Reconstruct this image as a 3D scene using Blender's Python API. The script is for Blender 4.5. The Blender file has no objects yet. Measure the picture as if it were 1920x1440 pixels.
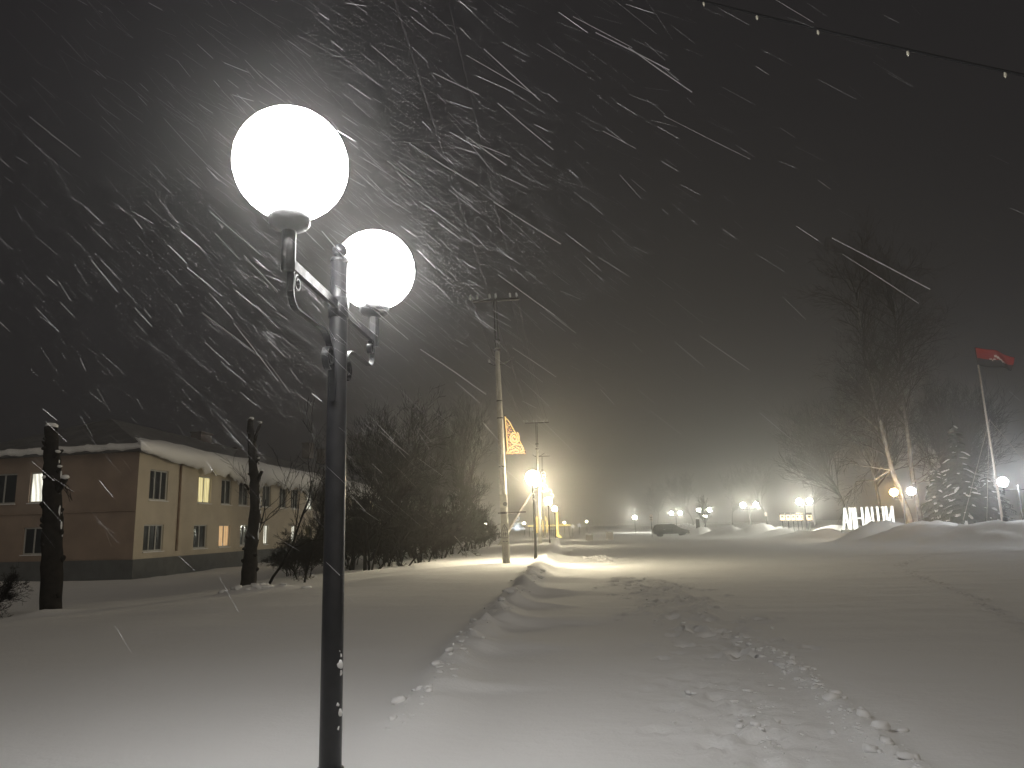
import bpy, math, random
import numpy as np
from mathutils import Vector, Matrix
random.seed(11)
rng = np.random.default_rng(7)
SC = bpy.context.scene
COL = SC.collection

# ------------------------------------------------------------------ camera
F = 1397.0                       # focal length in pixels of the 1920 wide photograph
CAMH = 1.65
_d = np.array([(1052-960)/F, -(986-720)/F, -1.0]); _d /= np.linalg.norm(_d)   # street direction seen by the camera
_u = np.array([-.038, 1, 0.0]); _u -= _d*(_d@_u); _u /= np.linalg.norm(_u)
_r = np.cross(_d, _u)
RW = np.array([_r, _d, _u])
CAM = np.array([0, 0, CAMH])
cd = bpy.data.cameras.new('camera'); co = bpy.data.objects.new('camera', cd); COL.objects.link(co)
cd.sensor_width = 36; cd.lens = F*36/1920; cd.clip_start = .05; cd.clip_end = 3000
M4 = Matrix(((*RW[0], 0), (*RW[1], 0), (*RW[2], CAMH), (0, 0, 0, 1))); co.matrix_world = M4
SC.camera = co

def ray(x, y): return RW @ np.array([(x-960)/F, -(y-720)/F, -1.0])
def P(x, y, Y):
    v = ray(x, y); return CAM + v*(Y/v[1])
def PX(x, y, X):
    v = ray(x, y); return CAM + v*(X/v[0])

# ------------------------------------------------------------------ world: night sky, lit from below by the town, plus an added glow behind the camera
W = bpy.data.worlds.new('World'); SC.world = W; W.use_nodes = True
nt = W.node_tree; nt.nodes.clear()
def N(t, **k):
    n = nt.nodes.new(t)
    for a, b in k.items(): setattr(n, a, b)
    return n
L = lambda a, b: nt.links.new(a, b)
tc = N('ShaderNodeTexCoord'); sep = N('ShaderNodeSeparateXYZ'); L(tc.outputs['Generated'], sep.inputs[0])
def mth(op, a, b=None, clamp=False):
    n = N('ShaderNodeMath', operation=op, use_clamp=clamp)
    for i, v in enumerate((a, b)):
        if v is None: continue
        if isinstance(v, (int, float)): n.inputs[i].default_value = v
        else: L(v, n.inputs[i])
    return n.outputs[0]
def glow(direc, power):
    dn = Vector(direc).normalized(); n = N('ShaderNodeVectorMath', operation='DOT_PRODUCT')
    L(tc.outputs['Generated'], n.inputs[0]); n.inputs[1].default_value = dn
    return mth('POWER', mth('MAXIMUM', n.outputs['Value'], 0.0), power)
def scaled(col, fac):
    n = N('ShaderNodeVectorMath', operation='SCALE'); n.inputs[0].default_value = col; L(fac, n.inputs['Scale']); return n.outputs[0]
def addv(a, b):
    n = N('ShaderNodeVectorMath', operation='ADD'); L(a, n.inputs[0]); L(b, n.inputs[1]); return n.outputs[0]
one = mth('ADD', mth('MULTIPLY', sep.outputs[2], 0.0), 1.0)
hz_ = mth('POWER', mth('SUBTRACT', 1.0, mth('MAXIMUM', sep.outputs[2], 0.0)), 5.0)
WORLD = dict(zen=(.0150, .0140, .0146), hor=(.012, .0108, .0095), front=(.020, .0175, .013), back=(.43, .382, .308))
sky = addv(scaled(WORLD['zen'], one), scaled(WORLD['hor'], hz_))
sky = addv(sky, scaled(WORLD['front'], glow((.12, 1, .02), 14)))
sky = addv(sky, scaled(WORLD['back'], glow((.75, -.75, .35), 2.5)))  # unseen glow behind the camera, added to brighten the street facade and snow
bg = N('ShaderNodeBackground'); L(sky, bg.inputs[0]); bg.inputs[1].default_value = 1.0
out = N('ShaderNodeOutputWorld'); L(bg.outputs[0], out.inputs[0])

SC.view_settings.view_transform = 'Standard'; SC.view_settings.look = 'None'
SC.view_settings.exposure = 0; SC.view_settings.gamma = 1
cy = SC.cycles
cy.use_denoising = True; cy.use_adaptive_sampling = False; cy.max_bounces = 5; cy.diffuse_bounces = 3; cy.volume_bounces = 0
cy.sample_clamp_indirect = 4; cy.caustics_reflective = False; cy.caustics_refractive = False
NEAR_I, ROW_I, FAR_I = 56.0, 350.0, 430.0       # radiance of the lamp globes
HAZE = 0.0042

# ------------------------------------------------------------------ materials
def mat(name, col, rough=.7, noise=None, scale=6, bump=0, metal=0, emit=None, es=0, trans=0, spec=.5, detail=4):
    m = bpy.data.materials.new(name); m.use_nodes = True
    t = m.node_tree; b = t.nodes['Principled BSDF']
    b.inputs['Base Color'].default_value = (*col, 1); b.inputs['Roughness'].default_value = rough
    b.inputs['Metallic'].default_value = metal; b.inputs['Specular IOR Level'].default_value = spec
    if emit: b.inputs['Emission Color'].default_value = (*emit, 1); b.inputs['Emission Strength'].default_value = es
    if noise or bump:
        c = t.nodes.new('ShaderNodeTexCoord'); n = t.nodes.new('ShaderNodeTexNoise')
        n.inputs['Scale'].default_value = scale; n.inputs['Detail'].default_value = detail
        t.links.new(c.outputs['Object'], n.inputs['Vector'])
        if noise:
            r = t.nodes.new('ShaderNodeValToRGB'); t.links.new(n.outputs['Fac'], r.inputs[0])
            r.color_ramp.elements[0].position = .35; r.color_ramp.elements[1].position = .68
            r.color_ramp.elements[0].color = (*noise, 1); r.color_ramp.elements[1].color = (*col, 1)
            t.links.new(r.outputs[0], b.inputs['Base Color'])
        if bump:
            bn = t.nodes.new('ShaderNodeBump'); bn.inputs['Strength'].default_value = bump; bn.inputs['Distance'].default_value = .02
            t.links.new(n.outputs['Fac'], bn.inputs['Height']); t.links.new(bn.outputs[0], b.inputs['Normal'])
    return m
def glowmat(name, col, s, base=(.8, .8, .8)):
    return mat(name, base, .4, emit=col, es=s)
M = {}
M['black'] = mat('black paint', (.014, .015, .017), .38, noise=(.022, .022, .025), scale=14, bump=.2, spec=.4)
M['globe'] = glowmat('white lamp glass', (1, .985, .95), NEAR_I)
M['globe_row'] = glowmat('warm lamp glass', (1, .87, .60), ROW_I)
M['globe_dim'] = glowmat('dimmer warm lamp glass', (1, .87, .60), ROW_I*.42)
M['globe_far'] = glowmat('pale green-white lamp glass', (1, .98, .82), FAR_I)
M['globe_cool'] = glowmat('cool lamp glass', (.93, .97, 1), FAR_I*.5)
M['globe_orange'] = glowmat('sodium lamp glass', (1, .62, .2), FAR_I*.45)
M['snow'] = mat('snow', (.84, .84, .85), .9, spec=.2)
M['concrete'] = mat('pole concrete', (.54, .52, .46), .9, noise=(.44, .42, .37), scale=5, bump=.3)
M['steel'] = mat('dull steel', (.07, .07, .07), .5, metal=.6, noise=(.05, .045, .04), scale=9)
M['porcelain'] = mat('insulator glass', (.55, .57, .58), .12)
M['plate'] = mat('pale plate', (.62, .6, .52), .6, noise=(.5, .48, .42), scale=10)
M['ink'] = mat('dark print', (.08, .08, .08), .7)
M['bark'] = mat('dark bark', (.034, .03, .026), .95, noise=(.016, .014, .013), scale=7, bump=.8, spec=.15)
M['twig'] = mat('twigs', (.015, .013, .011), .9, noise=(.010, .009, .008), scale=3, spec=.05)
M['birch'] = mat('birch bark', (.30, .28, .25), .85, noise=(.06, .055, .05), scale=3.2, bump=.3)
M['birchtwig'] = mat('birch twigs', (.06, .05, .043), .9, noise=(.035, .03, .026), scale=3, spec=.05)
M['spruce'] = mat('spruce needles', (.045, .06, .04), .9, noise=(.03, .04, .03), scale=2)
M['plaster'] = mat('ochre plaster', (.60, .535, .435), .92, noise=(.52, .46, .37), scale=1.1, bump=.15, detail=8)
M['plaster_red'] = mat('brownish plaster', (.40, .31, .25), .92, noise=(.31, .24, .195), scale=.9, bump=.15, detail=8)
M['plinth'] = mat('grey-blue plinth', (.16, .17, .175), .9, noise=(.12, .125, .13), scale=2, bump=.2)
M['roof'] = mat('slate roof under thin snow', (.17, .17, .18), .9, noise=(.10, .10, .105), scale=1.4)
M['white'] = mat('white window plastic', (.5, .5, .48), .5)
M['glass'] = mat('dark window glass', (.03, .035, .04), .08)
M['lit_yellow'] = mat('lit yellow curtain', (.7, .65, .4), .6, emit=(1, .86, .42), es=.95)
M['lit_orange'] = mat('lit orange curtain', (.7, .5, .3), .6, emit=(1, .62, .30), es=.75)
M['lit_white'] = mat('lit white window', (.8, .8, .7), .6, emit=(1, .98, .84), es=1.4)
M['rust'] = mat('rusty pipe', (.16, .085, .05), .8, noise=(.25, .2, .15), scale=3)
M['brickdark'] = mat('sooty brick', (.13, .105, .095), .95, noise=(.08, .07, .065), scale=5, bump=.3)
M['red'] = mat('red cloth', (.34, .015, .013), .85); M['blackcloth'] = mat('black cloth', (.012, .012, .014), .85)
M['whitecloth'] = mat('white cloth', (.8, .72, .66), .8)
M['polewhite'] = mat('white painted pole', (.80, .74, .66), .5, noise=(.7, .62, .54), scale=3)
M['wallgrey'] = mat('low wall render', (.24, .23, .21), .9, noise=(.18, .17, .16), scale=1.2)
M['sign'] = glowmat('backlit white letters', (1, 1, .90), 1.7)
M['signside'] = mat('grey letter sides', (.45, .45, .42), .6)
M['yellow'] = glowmat('yellow rope light', (1, .68, .10), 2.6)
M['yellow_sign'] = glowmat('yellow lit frame', (1, .62, .06), .95)
M['warm'] = glowmat('warm white rope light', (1, .60, .16), 1.9)
M['amber'] = glowmat('amber rope light', (1, .27, .02), 1.25)
M['ice'] = glowmat('cold white rope light', (.72, .85, 1), 1.1)
M['carpaint'] = mat('dark green car paint', (.02, .024, .022), .3); M['tyre'] = mat('tyre rubber', (.015, .015, .015), .9)
M['carglass'] = mat('car glass', (.03, .035, .035), .05)
M['carlight'] = glowmat('car lamp', (1, .97, .9), 3)
M['bulb'] = mat('clear bulb', (.75, .72, .6), .15)
M['farwall'] = mat('far building wall', (.3, .28, .26), .9, noise=(.24, .22, .2), scale=.6)
M['orangestone'] = mat('concrete block', (.5, .47, .43), .9, noise=(.4, .38, .35), scale=4)

def snow_material():
    m = M['snow']; t = m.node_tree; b = t.nodes['Principled BSDF']
    c = t.nodes.new('ShaderNodeTexCoord')
    hs = []
    for sc, w, st in ((7, .5, (1, 1.6, 1)), (38, .22, (1, 1, 1)), (160, .10, (1, 1, 1))):
        mp = t.nodes.new('ShaderNodeMapping'); mp.inputs['Scale'].default_value = st
        n = t.nodes.new('ShaderNodeTexNoise'); n.inputs['Scale'].default_value = sc; n.inputs['Detail'].default_value = 3
        t.links.new(c.outputs['Object'], mp.inputs[0]); t.links.new(mp.outputs[0], n.inputs['Vector'])
        q = t.nodes.new('ShaderNodeMath'); q.operation = 'MULTIPLY'; q.inputs[1].default_value = w; t.links.new(n.outputs['Fac'], q.inputs[0]); hs.append(q)
    a = t.nodes.new('ShaderNodeMath'); t.links.new(hs[0].outputs[0], a.inputs[0]); t.links.new(hs[1].outputs[0], a.inputs[1])
    a2 = t.nodes.new('ShaderNodeMath'); t.links.new(a.outputs[0], a2.inputs[0]); t.links.new(hs[2].outputs[0], a2.inputs[1])
    bn = t.nodes.new('ShaderNodeBump'); bn.inputs['Strength'].default_value = .65; bn.inputs['Distance'].default_value = .03
    t.links.new(a2.outputs[0], bn.inputs['Height']); t.links.new(bn.outputs[0], b.inputs['Normal'])
snow_material()
def curtain(m, sc):
    t = m.node_tree; b = t.nodes['Principled BSDF']; c = t.nodes.new('ShaderNodeTexCoord'); w = t.nodes.new('ShaderNodeTexWave'); w.bands_direction = 'DIAGONAL'
    mp = t.nodes.new('ShaderNodeMapping'); mp.inputs['Scale'].default_value = (1, 1, .12); t.links.new(c.outputs['Object'], mp.inputs[0]); t.links.new(mp.outputs[0], w.inputs[0])
    w.inputs['Scale'].default_value = sc; w.inputs['Distortion'].default_value = 5; w.inputs['Detail'].default_value = 2
    q = t.nodes.new('ShaderNodeMapRange'); es = b.inputs['Emission Strength'].default_value; q.inputs['To Min'].default_value = es*.45; q.inputs['To Max'].default_value = es*1.05
    t.links.new(w.outputs['Fac'], q.inputs[0]); t.links.new(q.outputs[0], b.inputs['Emission Strength'])
for k_ in ('lit_yellow', 'lit_orange', 'lit_white'): curtain(M[k_], 2.6)
def flake_material():
    m = bpy.data.materials.new('falling snow'); m.use_nodes = True; t = m.node_tree; t.nodes.clear()
    d = t.nodes.new('ShaderNodeBsdfDiffuse'); d.inputs[0].default_value = (.8, .8, .82, 1)
    r = t.nodes.new('ShaderNodeBsdfTranslucent'); r.inputs[0].default_value = (.8, .8, .82, 1)
    x = t.nodes.new('ShaderNodeMixShader'); x.inputs[0].default_value = .5
    o = t.nodes.new('ShaderNodeOutputMaterial')
    t.links.new(d.outputs[0], x.inputs[1]); t.links.new(r.outputs[0], x.inputs[2]); t.links.new(x.outputs[0], o.inputs[0]); return m
M['flake'] = flake_material()

# ------------------------------------------------------------------ object helpers
def tag(o, label=None, cat=None, group=None, kind=None):
    for k, v in (('label', label), ('category', cat), ('group', group), ('kind', kind)):
        if v: o[k] = v
    return o
def empty(name, loc, label, cat, group=None, rz=0):
    o = bpy.data.objects.new(name, None); COL.objects.link(o); o.location = [float(c) for c in loc]; o.rotation_euler.z = rz
    o.empty_display_size = .2
    return tag(o, label, cat, group)
def copy_tree(o, parent=None):
    c = o.copy(); COL.objects.link(c); c.parent = parent
    for ch in list(o.children): copy_tree(ch, c)
    return c
class MB:
    def __init__(s): s.v = []; s.f = []; s.m = []
    def add(s, vs, fs, mi=0):
        k = len(s.v); s.v += [tuple(float(c) for c in v) for v in vs]; s.f += [tuple(i+k for i in f) for f in fs]; s.m += [mi]*len(fs)
    def box(s, c, sz, rz=0, mi=0, taper=1.0):
        x, y, z = c; a, b, h = sz[0]/2, sz[1]/2, sz[2]/2; co_, si = math.cos(rz), math.sin(rz); vs = []
        for dz in (-1, 1):
            k = taper if dz > 0 else 1
            for dx, dy in ((-1, -1), (1, -1), (1, 1), (-1, 1)):
                px, py = dx*a*k, dy*b*k; vs.append((x+px*co_-py*si, y+px*si+py*co_, z+dz*h))
        s.add(vs, [(3, 2, 1, 0), (4, 5, 6, 7), (0, 1, 5, 4), (1, 2, 6, 5), (2, 3, 7, 6), (3, 0, 4, 7)], mi)
    def tube(s, pts, rad, n=6, cap=True, mi=0):
        pts = [Vector(p) for p in pts]
        if isinstance(rad, (int, float)): rad = [rad]*len(pts)
        t0 = (pts[1]-pts[0]).normalized()
        ref = Vector((0, 0, 1)) if abs(t0.z) < .9 else Vector((1, 0, 0))
        nrm = t0.cross(ref).normalized(); vs = []
        for i, p in enumerate(pts):
            if i == 0: t = pts[1]-pts[0]
            elif i == len(pts)-1: t = pts[-1]-pts[-2]
            else: t = pts[i+1]-pts[i-1]
            if t.length < 1e-9: t = t0
            t.normalize(); nrm = nrm-t*nrm.dot(t)
            if nrm.length < 1e-6: nrm = t.orthogonal()
            nrm.normalize(); bn = t.cross(nrm)
            for k in range(n):
                a = 2*math.pi*k/n; vs.append(p+(nrm*math.cos(a)+bn*math.sin(a))*rad[i])
        fs = []
        for i in range(len(pts)-1):
            for k in range(n):
                k2 = (k+1) % n; fs.append((i*n+k, i*n+k2, (i+1)*n+k2, (i+1)*n+k))
        if cap: fs.append(tuple(range(n))[::-1]); fs.append(tuple((len(pts)-1)*n+k for k in range(n)))
        s.add(vs, fs, mi)
    def lathe(s, prof, c=(0, 0, 0), n=24, mi=0):
        vs = []
        for r, z in prof:
            for k in range(n):
                a = 2*math.pi*k/n; vs.append((c[0]+r*math.cos(a), c[1]+r*math.sin(a), c[2]+z))
        fs = []
        for i in range(len(prof)-1):
            for k in range(n):
                k2 = (k+1) % n; fs.append((i*n+k, i*n+k2, (i+1)*n+k2, (i+1)*n+k))
        fs.append(tuple(range(n))[::-1]); fs.append(tuple((len(prof)-1)*n+k for k in range(n)))
        s.add(vs, fs, mi)
    def ball(s, c, r, n=10, squash=1.0, jit=0, mi=0):
        vs = []; fs = []; m = max(4, n//2)
        for i in range(1, m):
            ph = math.pi*i/m
            for k in range(n):
                a = 2*math.pi*k/n; q = r*(1+random.uniform(-jit, jit))
                vs.append((c[0]+q*math.sin(ph)*math.cos(a), c[1]+q*math.sin(ph)*math.sin(a), c[2]+q*squash*math.cos(ph)))
        t = len(vs); vs += [(c[0], c[1], c[2]+r*squash), (c[0], c[1], c[2]-r*squash)]
        for i in range(m-2):
            for k in range(n):
                k2 = (k+1) % n; fs.append((i*n+k, (i+1)*n+k, (i+1)*n+k2, i*n+k2))
        for k in range(n):
            k2 = (k+1) % n; fs.append((t, k, k2)); fs.append((t+1, (m-2)*n+k2, (m-2)*n+k))
        s.add(vs, fs, mi)
    def prism(s, poly, origin, ux, uy, th, mi=0):
        ux, uy, o = Vector(ux), Vector(uy), Vector(origin); n = ux.cross(uy).normalized()*th; k = len(poly)
        a = [o+ux*p[0]+uy*p[1] for p in poly]; b = [p+n for p in a]
        fs = [tuple(range(k))[::-1], tuple(range(k, 2*k))]+[(i, (i+1) % k, (i+1) % k+k, i+k) for i in range(k)]
        s.add(a+b, fs, mi)
    def build(s, name, m, parent=None, smooth=False, label=None):
        me = bpy.data.meshes.new(name); me.from_pydata(s.v, [], s.f); me.update()
        ms = m if isinstance(m, (list, tuple)) else [m]
        for x in ms: me.materials.append(x)
        if len(ms) > 1: me.polygons.foreach_set('material_index', s.m)
        if smooth: me.polygons.foreach_set('use_smooth', [True]*len(s.f))
        o = bpy.data.objects.new(name, me); COL.objects.link(o)
        if parent is not None: o.parent = parent
        if label: o['label'] = label
        return o

# ------------------------------------------------------------------ terrain
_lat = rng.random((256, 256))
def vnoise(x, y):
    xi = np.floor(x).astype(int); yi = np.floor(y).astype(int); fx = x-xi; fy = y-yi
    fx = fx*fx*(3-2*fx); fy = fy*fy*(3-2*fy); g = lambda i, j: _lat[i % 256, j % 256]
    return (g(xi, yi)*(1-fx)+g(xi+1, yi)*fx)*(1-fy)+(g(xi, yi+1)*(1-fx)+g(xi+1, yi+1)*fx)*fy-.5
def fbm(x, y, o=3):
    s = 0; a = 1
    for i in range(o): s = s+a*vnoise(x*2**i+17.3*i, y*2**i+5.1*i); a *= .5
    return s
def sstep(a, b, x):
    t = np.clip((x-a)/(b-a), 0, 1); return t*t*(3-2*t)
def XR(y): return np.interp(y, [0, 6.5, 8, 12, 19, 31, 45, 60, 100, 400], [-1.5, -1.45, -1.42, -1.33, -1.0, -.85, -.6, -.6, -.9, -.9])
BANKS = []        # x, y, height, sx, sy
def bank(px, Y, h, sx, sy, py=990): p = P(px, py, Y); BANKS.append((p[0], Y, h, sx, sy))
for a in ((1610, 52, .22, 1.2, 1.6), (1657, 52.5, 1.35, 2.2, 1.7), (1725, 47, .85, 3.0, 2.6), (1775, 48, .55, 3.0, 2.2), (1850, 44, .75, 3.4, 2.2), (1930, 42, .8, 3, 2.2),
          (1540, 70, .75, 2.6, 2.0), (1505, 74, .55, 2.0, 1.8), (1462, 80, .7, 2.0, 2.0), (1436, 84, .95, 1.7, 1.8), (1400, 84, .8, 1.9, 1.8), (1372, 87, .95, 1.5, 1.7), (1345, 88, .6, 1.9, 1.8),
          (1322, 95, .95, 2.0, 1.8), (1298, 116, 1.2, 2.6, 1.8), (1278, 118, .8, 2, 1.8), (1480, 98, .8, 3, 2), (1565, 86, .7, 3, 2)): bank(*a)
FOOT = []
def trail(pts, step, spread, n=1):
    for (a, b) in zip(pts[:-1], pts[1:]):
        a = np.array(a); b = np.array(b); d = np.linalg.norm(b-a); k = max(1, int(d/step))
        for i in range(k):
            p = a+(b-a)*i/k; FOOT.append((p[0]+random.uniform(-spread, spread), p[1]+random.uniform(-spread, spread), random.uniform(.08, .11), random.uniform(.08, .12)))
def G0(px, py):
    v = ray(px, py); q = CAM+v*(-CAMH/v[2]); return q[0], q[1]
trail([G0(*p) for p in ((1690, 1060), (1715, 1076), (1760, 1095), (1800, 1110), (1850, 1135), (1905, 1166), (1960, 1200))], .80, .10)
trail([G0(*p) for p in ((1690, 1060), (1740, 1042))], .5, .08)
PITS = []
for _ in range(260):
    x = random.gauss(2.3, .6); y = random.uniform(9.5, 24)
    PITS.append((x, y, random.uniform(.05, .13), random.uniform(.03, .09)))
for _ in range(80):
    PITS.append((random.gauss(1.35, .32), random.uniform(5.0, 9), random.uniform(.05, .12), random.uniform(.015, .035)))
LOBES = [  # drift tongues running from the ridge into the street: x, y, height, reach, width
    (-1.1, 8.2, .10, .9, .35), (-1.0, 10.6, .17, 1.1, .55), (-.9, 13.2, .24, 1.1, .6), (-.8, 15.8, .22, .9, .5), (-.7, 18.6, .28, 1.0, .7), (-.55, 23.0, .26, 1.1, 1.0),
    (-.4, 28, .25, 1.2, 1.4), (-.2, 36.5, .38, 1.7, 2.2), (.6, 44.0, .34, 2.2, 2.0), (1.7, 37.0, .17, .7, .9), (2.0, 31.5, .10, .9, .5), (0.2, 58, .3, 2.5, 4)]
def height(x, y):
    x = np.asarray(x, float); y = np.asarray(y, float)
    h = .05*fbm(x*.12, y*.35)+.028*fbm(x*.35+9, y*1.3+2, 2)*sstep(2, 12, y)+.016*fbm(x*1.1, y*2.0+40, 3)
    xr = XR(y)
    amp = np.interp(y, [0, 6.2, 8, 12, 18, 24, 32, 60, 120, 160], [0, .03, .11, .17, .27, .35, .39, .42, .3, .0])
    wob = .10*vnoise(y*.9, y*0+3.3)+.05*vnoise(y*2.7, y*0+9.3)
    d = x-xr-wob
    crest = amp*(1+.35*vnoise(y*1.5, y*0+1.7)+.25*vnoise(y*4.1, y*0+6.7))
    right = np.exp(-(np.maximum(d, 0)/(.38+.2*vnoise(y*.7, y*0+4)))**2)
    plate = np.interp(y, [0, 10, 20, 32, 60, 160], [.0, .02, .20, .30, .32, 0])
    left = plate+(crest-plate)*np.exp(-(np.minimum(d, 0)/.28)**2)
    h = h+np.where(d > 0, crest*right, left*sstep(-16, -3, x)-.28*sstep(-4, -17, x))
    lump = np.exp(-(d/.24)**2)*sstep(7, 12, y)*(1-sstep(24, 30, y))
    h = h+lump*(.20*np.abs(fbm(x*3.2, y*3.0, 3))+.09*vnoise(x*7, y*6))
    for lx, ly, lh, re, w in LOBES:
        dx = (x-lx)/np.where(x > lx, re, .25); dy = (y-ly-.25*(x-lx))/np.where(y < ly, w*.55, w)
        h = h+.68*lh*np.exp(-dx*dx-dy*dy)*(1+.5*vnoise(x*2.1+ly, y*1.8))
    # low berm of broken snow along the walked track
    xb = np.interp(y, [4, 5.5, 9.5, 11.7], [2.12, 2.24, 2.58, 2.5])
    h = h+(.05+.05*vnoise(x*5, y*5))*np.exp(-((x-xb)/.13)**2)*sstep(3.5, 5, y)*(1-sstep(10.5, 12.2, y))
    h = h+.03*np.exp(-((x-xb-.45)/.4)**2)*sstep(3.5, 5, y)*(1-sstep(11, 13, y))*(1+1.2*vnoise(y*1.1, y*0+.4))
    tr = np.exp(-((x-2.35)/.6)**2)*sstep(9, 11, y)*(1-sstep(22, 25, y))
    h = h+tr*(.035*fbm(x*4.5, y*4.0, 2))
    tr2 = np.exp(-((x-1.35)/.5)**2)*sstep(4, 5, y)*(1-sstep(8.5, 10, y))
    h = h+tr2*(.055*fbm(x*6, y*4.2, 3))
    # far berm and rough edge of the ploughed road on the right
    e = y-(34+.09*(x-10)**1.0)
    h = h+.06*np.exp(-(e/.35)**2)*sstep(9, 13, x)*(1+.9*vnoise(x*1.7, y*0+2))
    for bx, by, bh, sx, sy in BANKS:
        q = ((x-bx)/sx)**2+((y-by)/np.where(y < by, sy*.7, sy*1.3))**2
        h = h+np.where(q < 9, bh*np.exp(-q)*(1+.5*fbm(x*.55+bx, y*.55, 3)+.34*np.abs(fbm(x*1.5+by, y*1.3, 3))), 0)
    # mounds round the tree feet, yard hollows
    for mx, my, mh, mr in ((-13.0, 18.6, .14, .55), (-9.0, 21.5, .20, .6), (-8.1, 21.6, .13, .5)):
        h = h+mh*np.exp(-((x-mx)**2+(y-my)**2)/mr**2)
    h = h+.10*fbm(x*.25+3, y*.3+8, 2)*sstep(-2, -5, x)*sstep(6, 12, y)
    return h
def hz(x, y): return float(height(np.array([x]), np.array([y]))[0])
def axis(lo, fine0, fine1, hi, st, g0, g1):
    a = list(np.arange(fine0, fine1+1e-6, st)); s = st; v = fine1
    while v < hi: s *= 1+g1; v += s; a.append(v)
    s = st; v = fine0; pre = []
    while v > lo: s *= 1+g0; v -= s; pre.append(v)
    return np.array(pre[::-1]+a)
xs = axis(-420, -4, 13, 420, .07, .022, .022); ys = axis(-60, 3.2, 28, 900, .07, .12, .022)
X, Y = np.meshgrid(xs, ys); H = height(X, Y)
for fx, fy, fr, fd in FOOT+PITS:
    i0, i1 = np.searchsorted(ys, (fy-3*fr, fy+3*fr)); j0, j1 = np.searchsorted(xs, (fx-3*fr, fx+3*fr))
    if i1 > i0 and j1 > j0:
        q = ((X[i0:i1, j0:j1]-fx)**2+((Y[i0:i1, j0:j1]-fy)*.85)**2)/fr**2
        H[i0:i1, j0:j1] += -fd*np.exp(-q*q)+fd*.45*np.exp(-((np.sqrt(q)-1.35)/.35)**2)
ny, nx = X.shape
co_ = np.stack([X, Y, H], -1).reshape(-1, 3)
idx = np.arange(ny*nx).reshape(ny, nx)
q = np.stack([idx[:-1, :-1], idx[:-1, 1:], idx[1:, 1:], idx[1:, :-1]], -1).reshape(-1, 4)
me = bpy.data.meshes.new('ground'); me.vertices.add(len(co_)); me.vertices.foreach_set('co', co_.ravel())
me.loops.add(q.size); me.loops.foreach_set('vertex_index', q.ravel().astype(np.int32))
me.polygons.add(len(q)); me.polygons.foreach_set('loop_start', np.arange(0, q.size, 4, dtype=np.int32))
me.polygons.foreach_set('use_smooth', np.ones(len(q), bool)); me.update(calc_edges=True)
me.materials.append(M['snow']); g = bpy.data.objects.new('ground', me); COL.objects.link(g); g['kind'] = 'structure'

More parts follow.
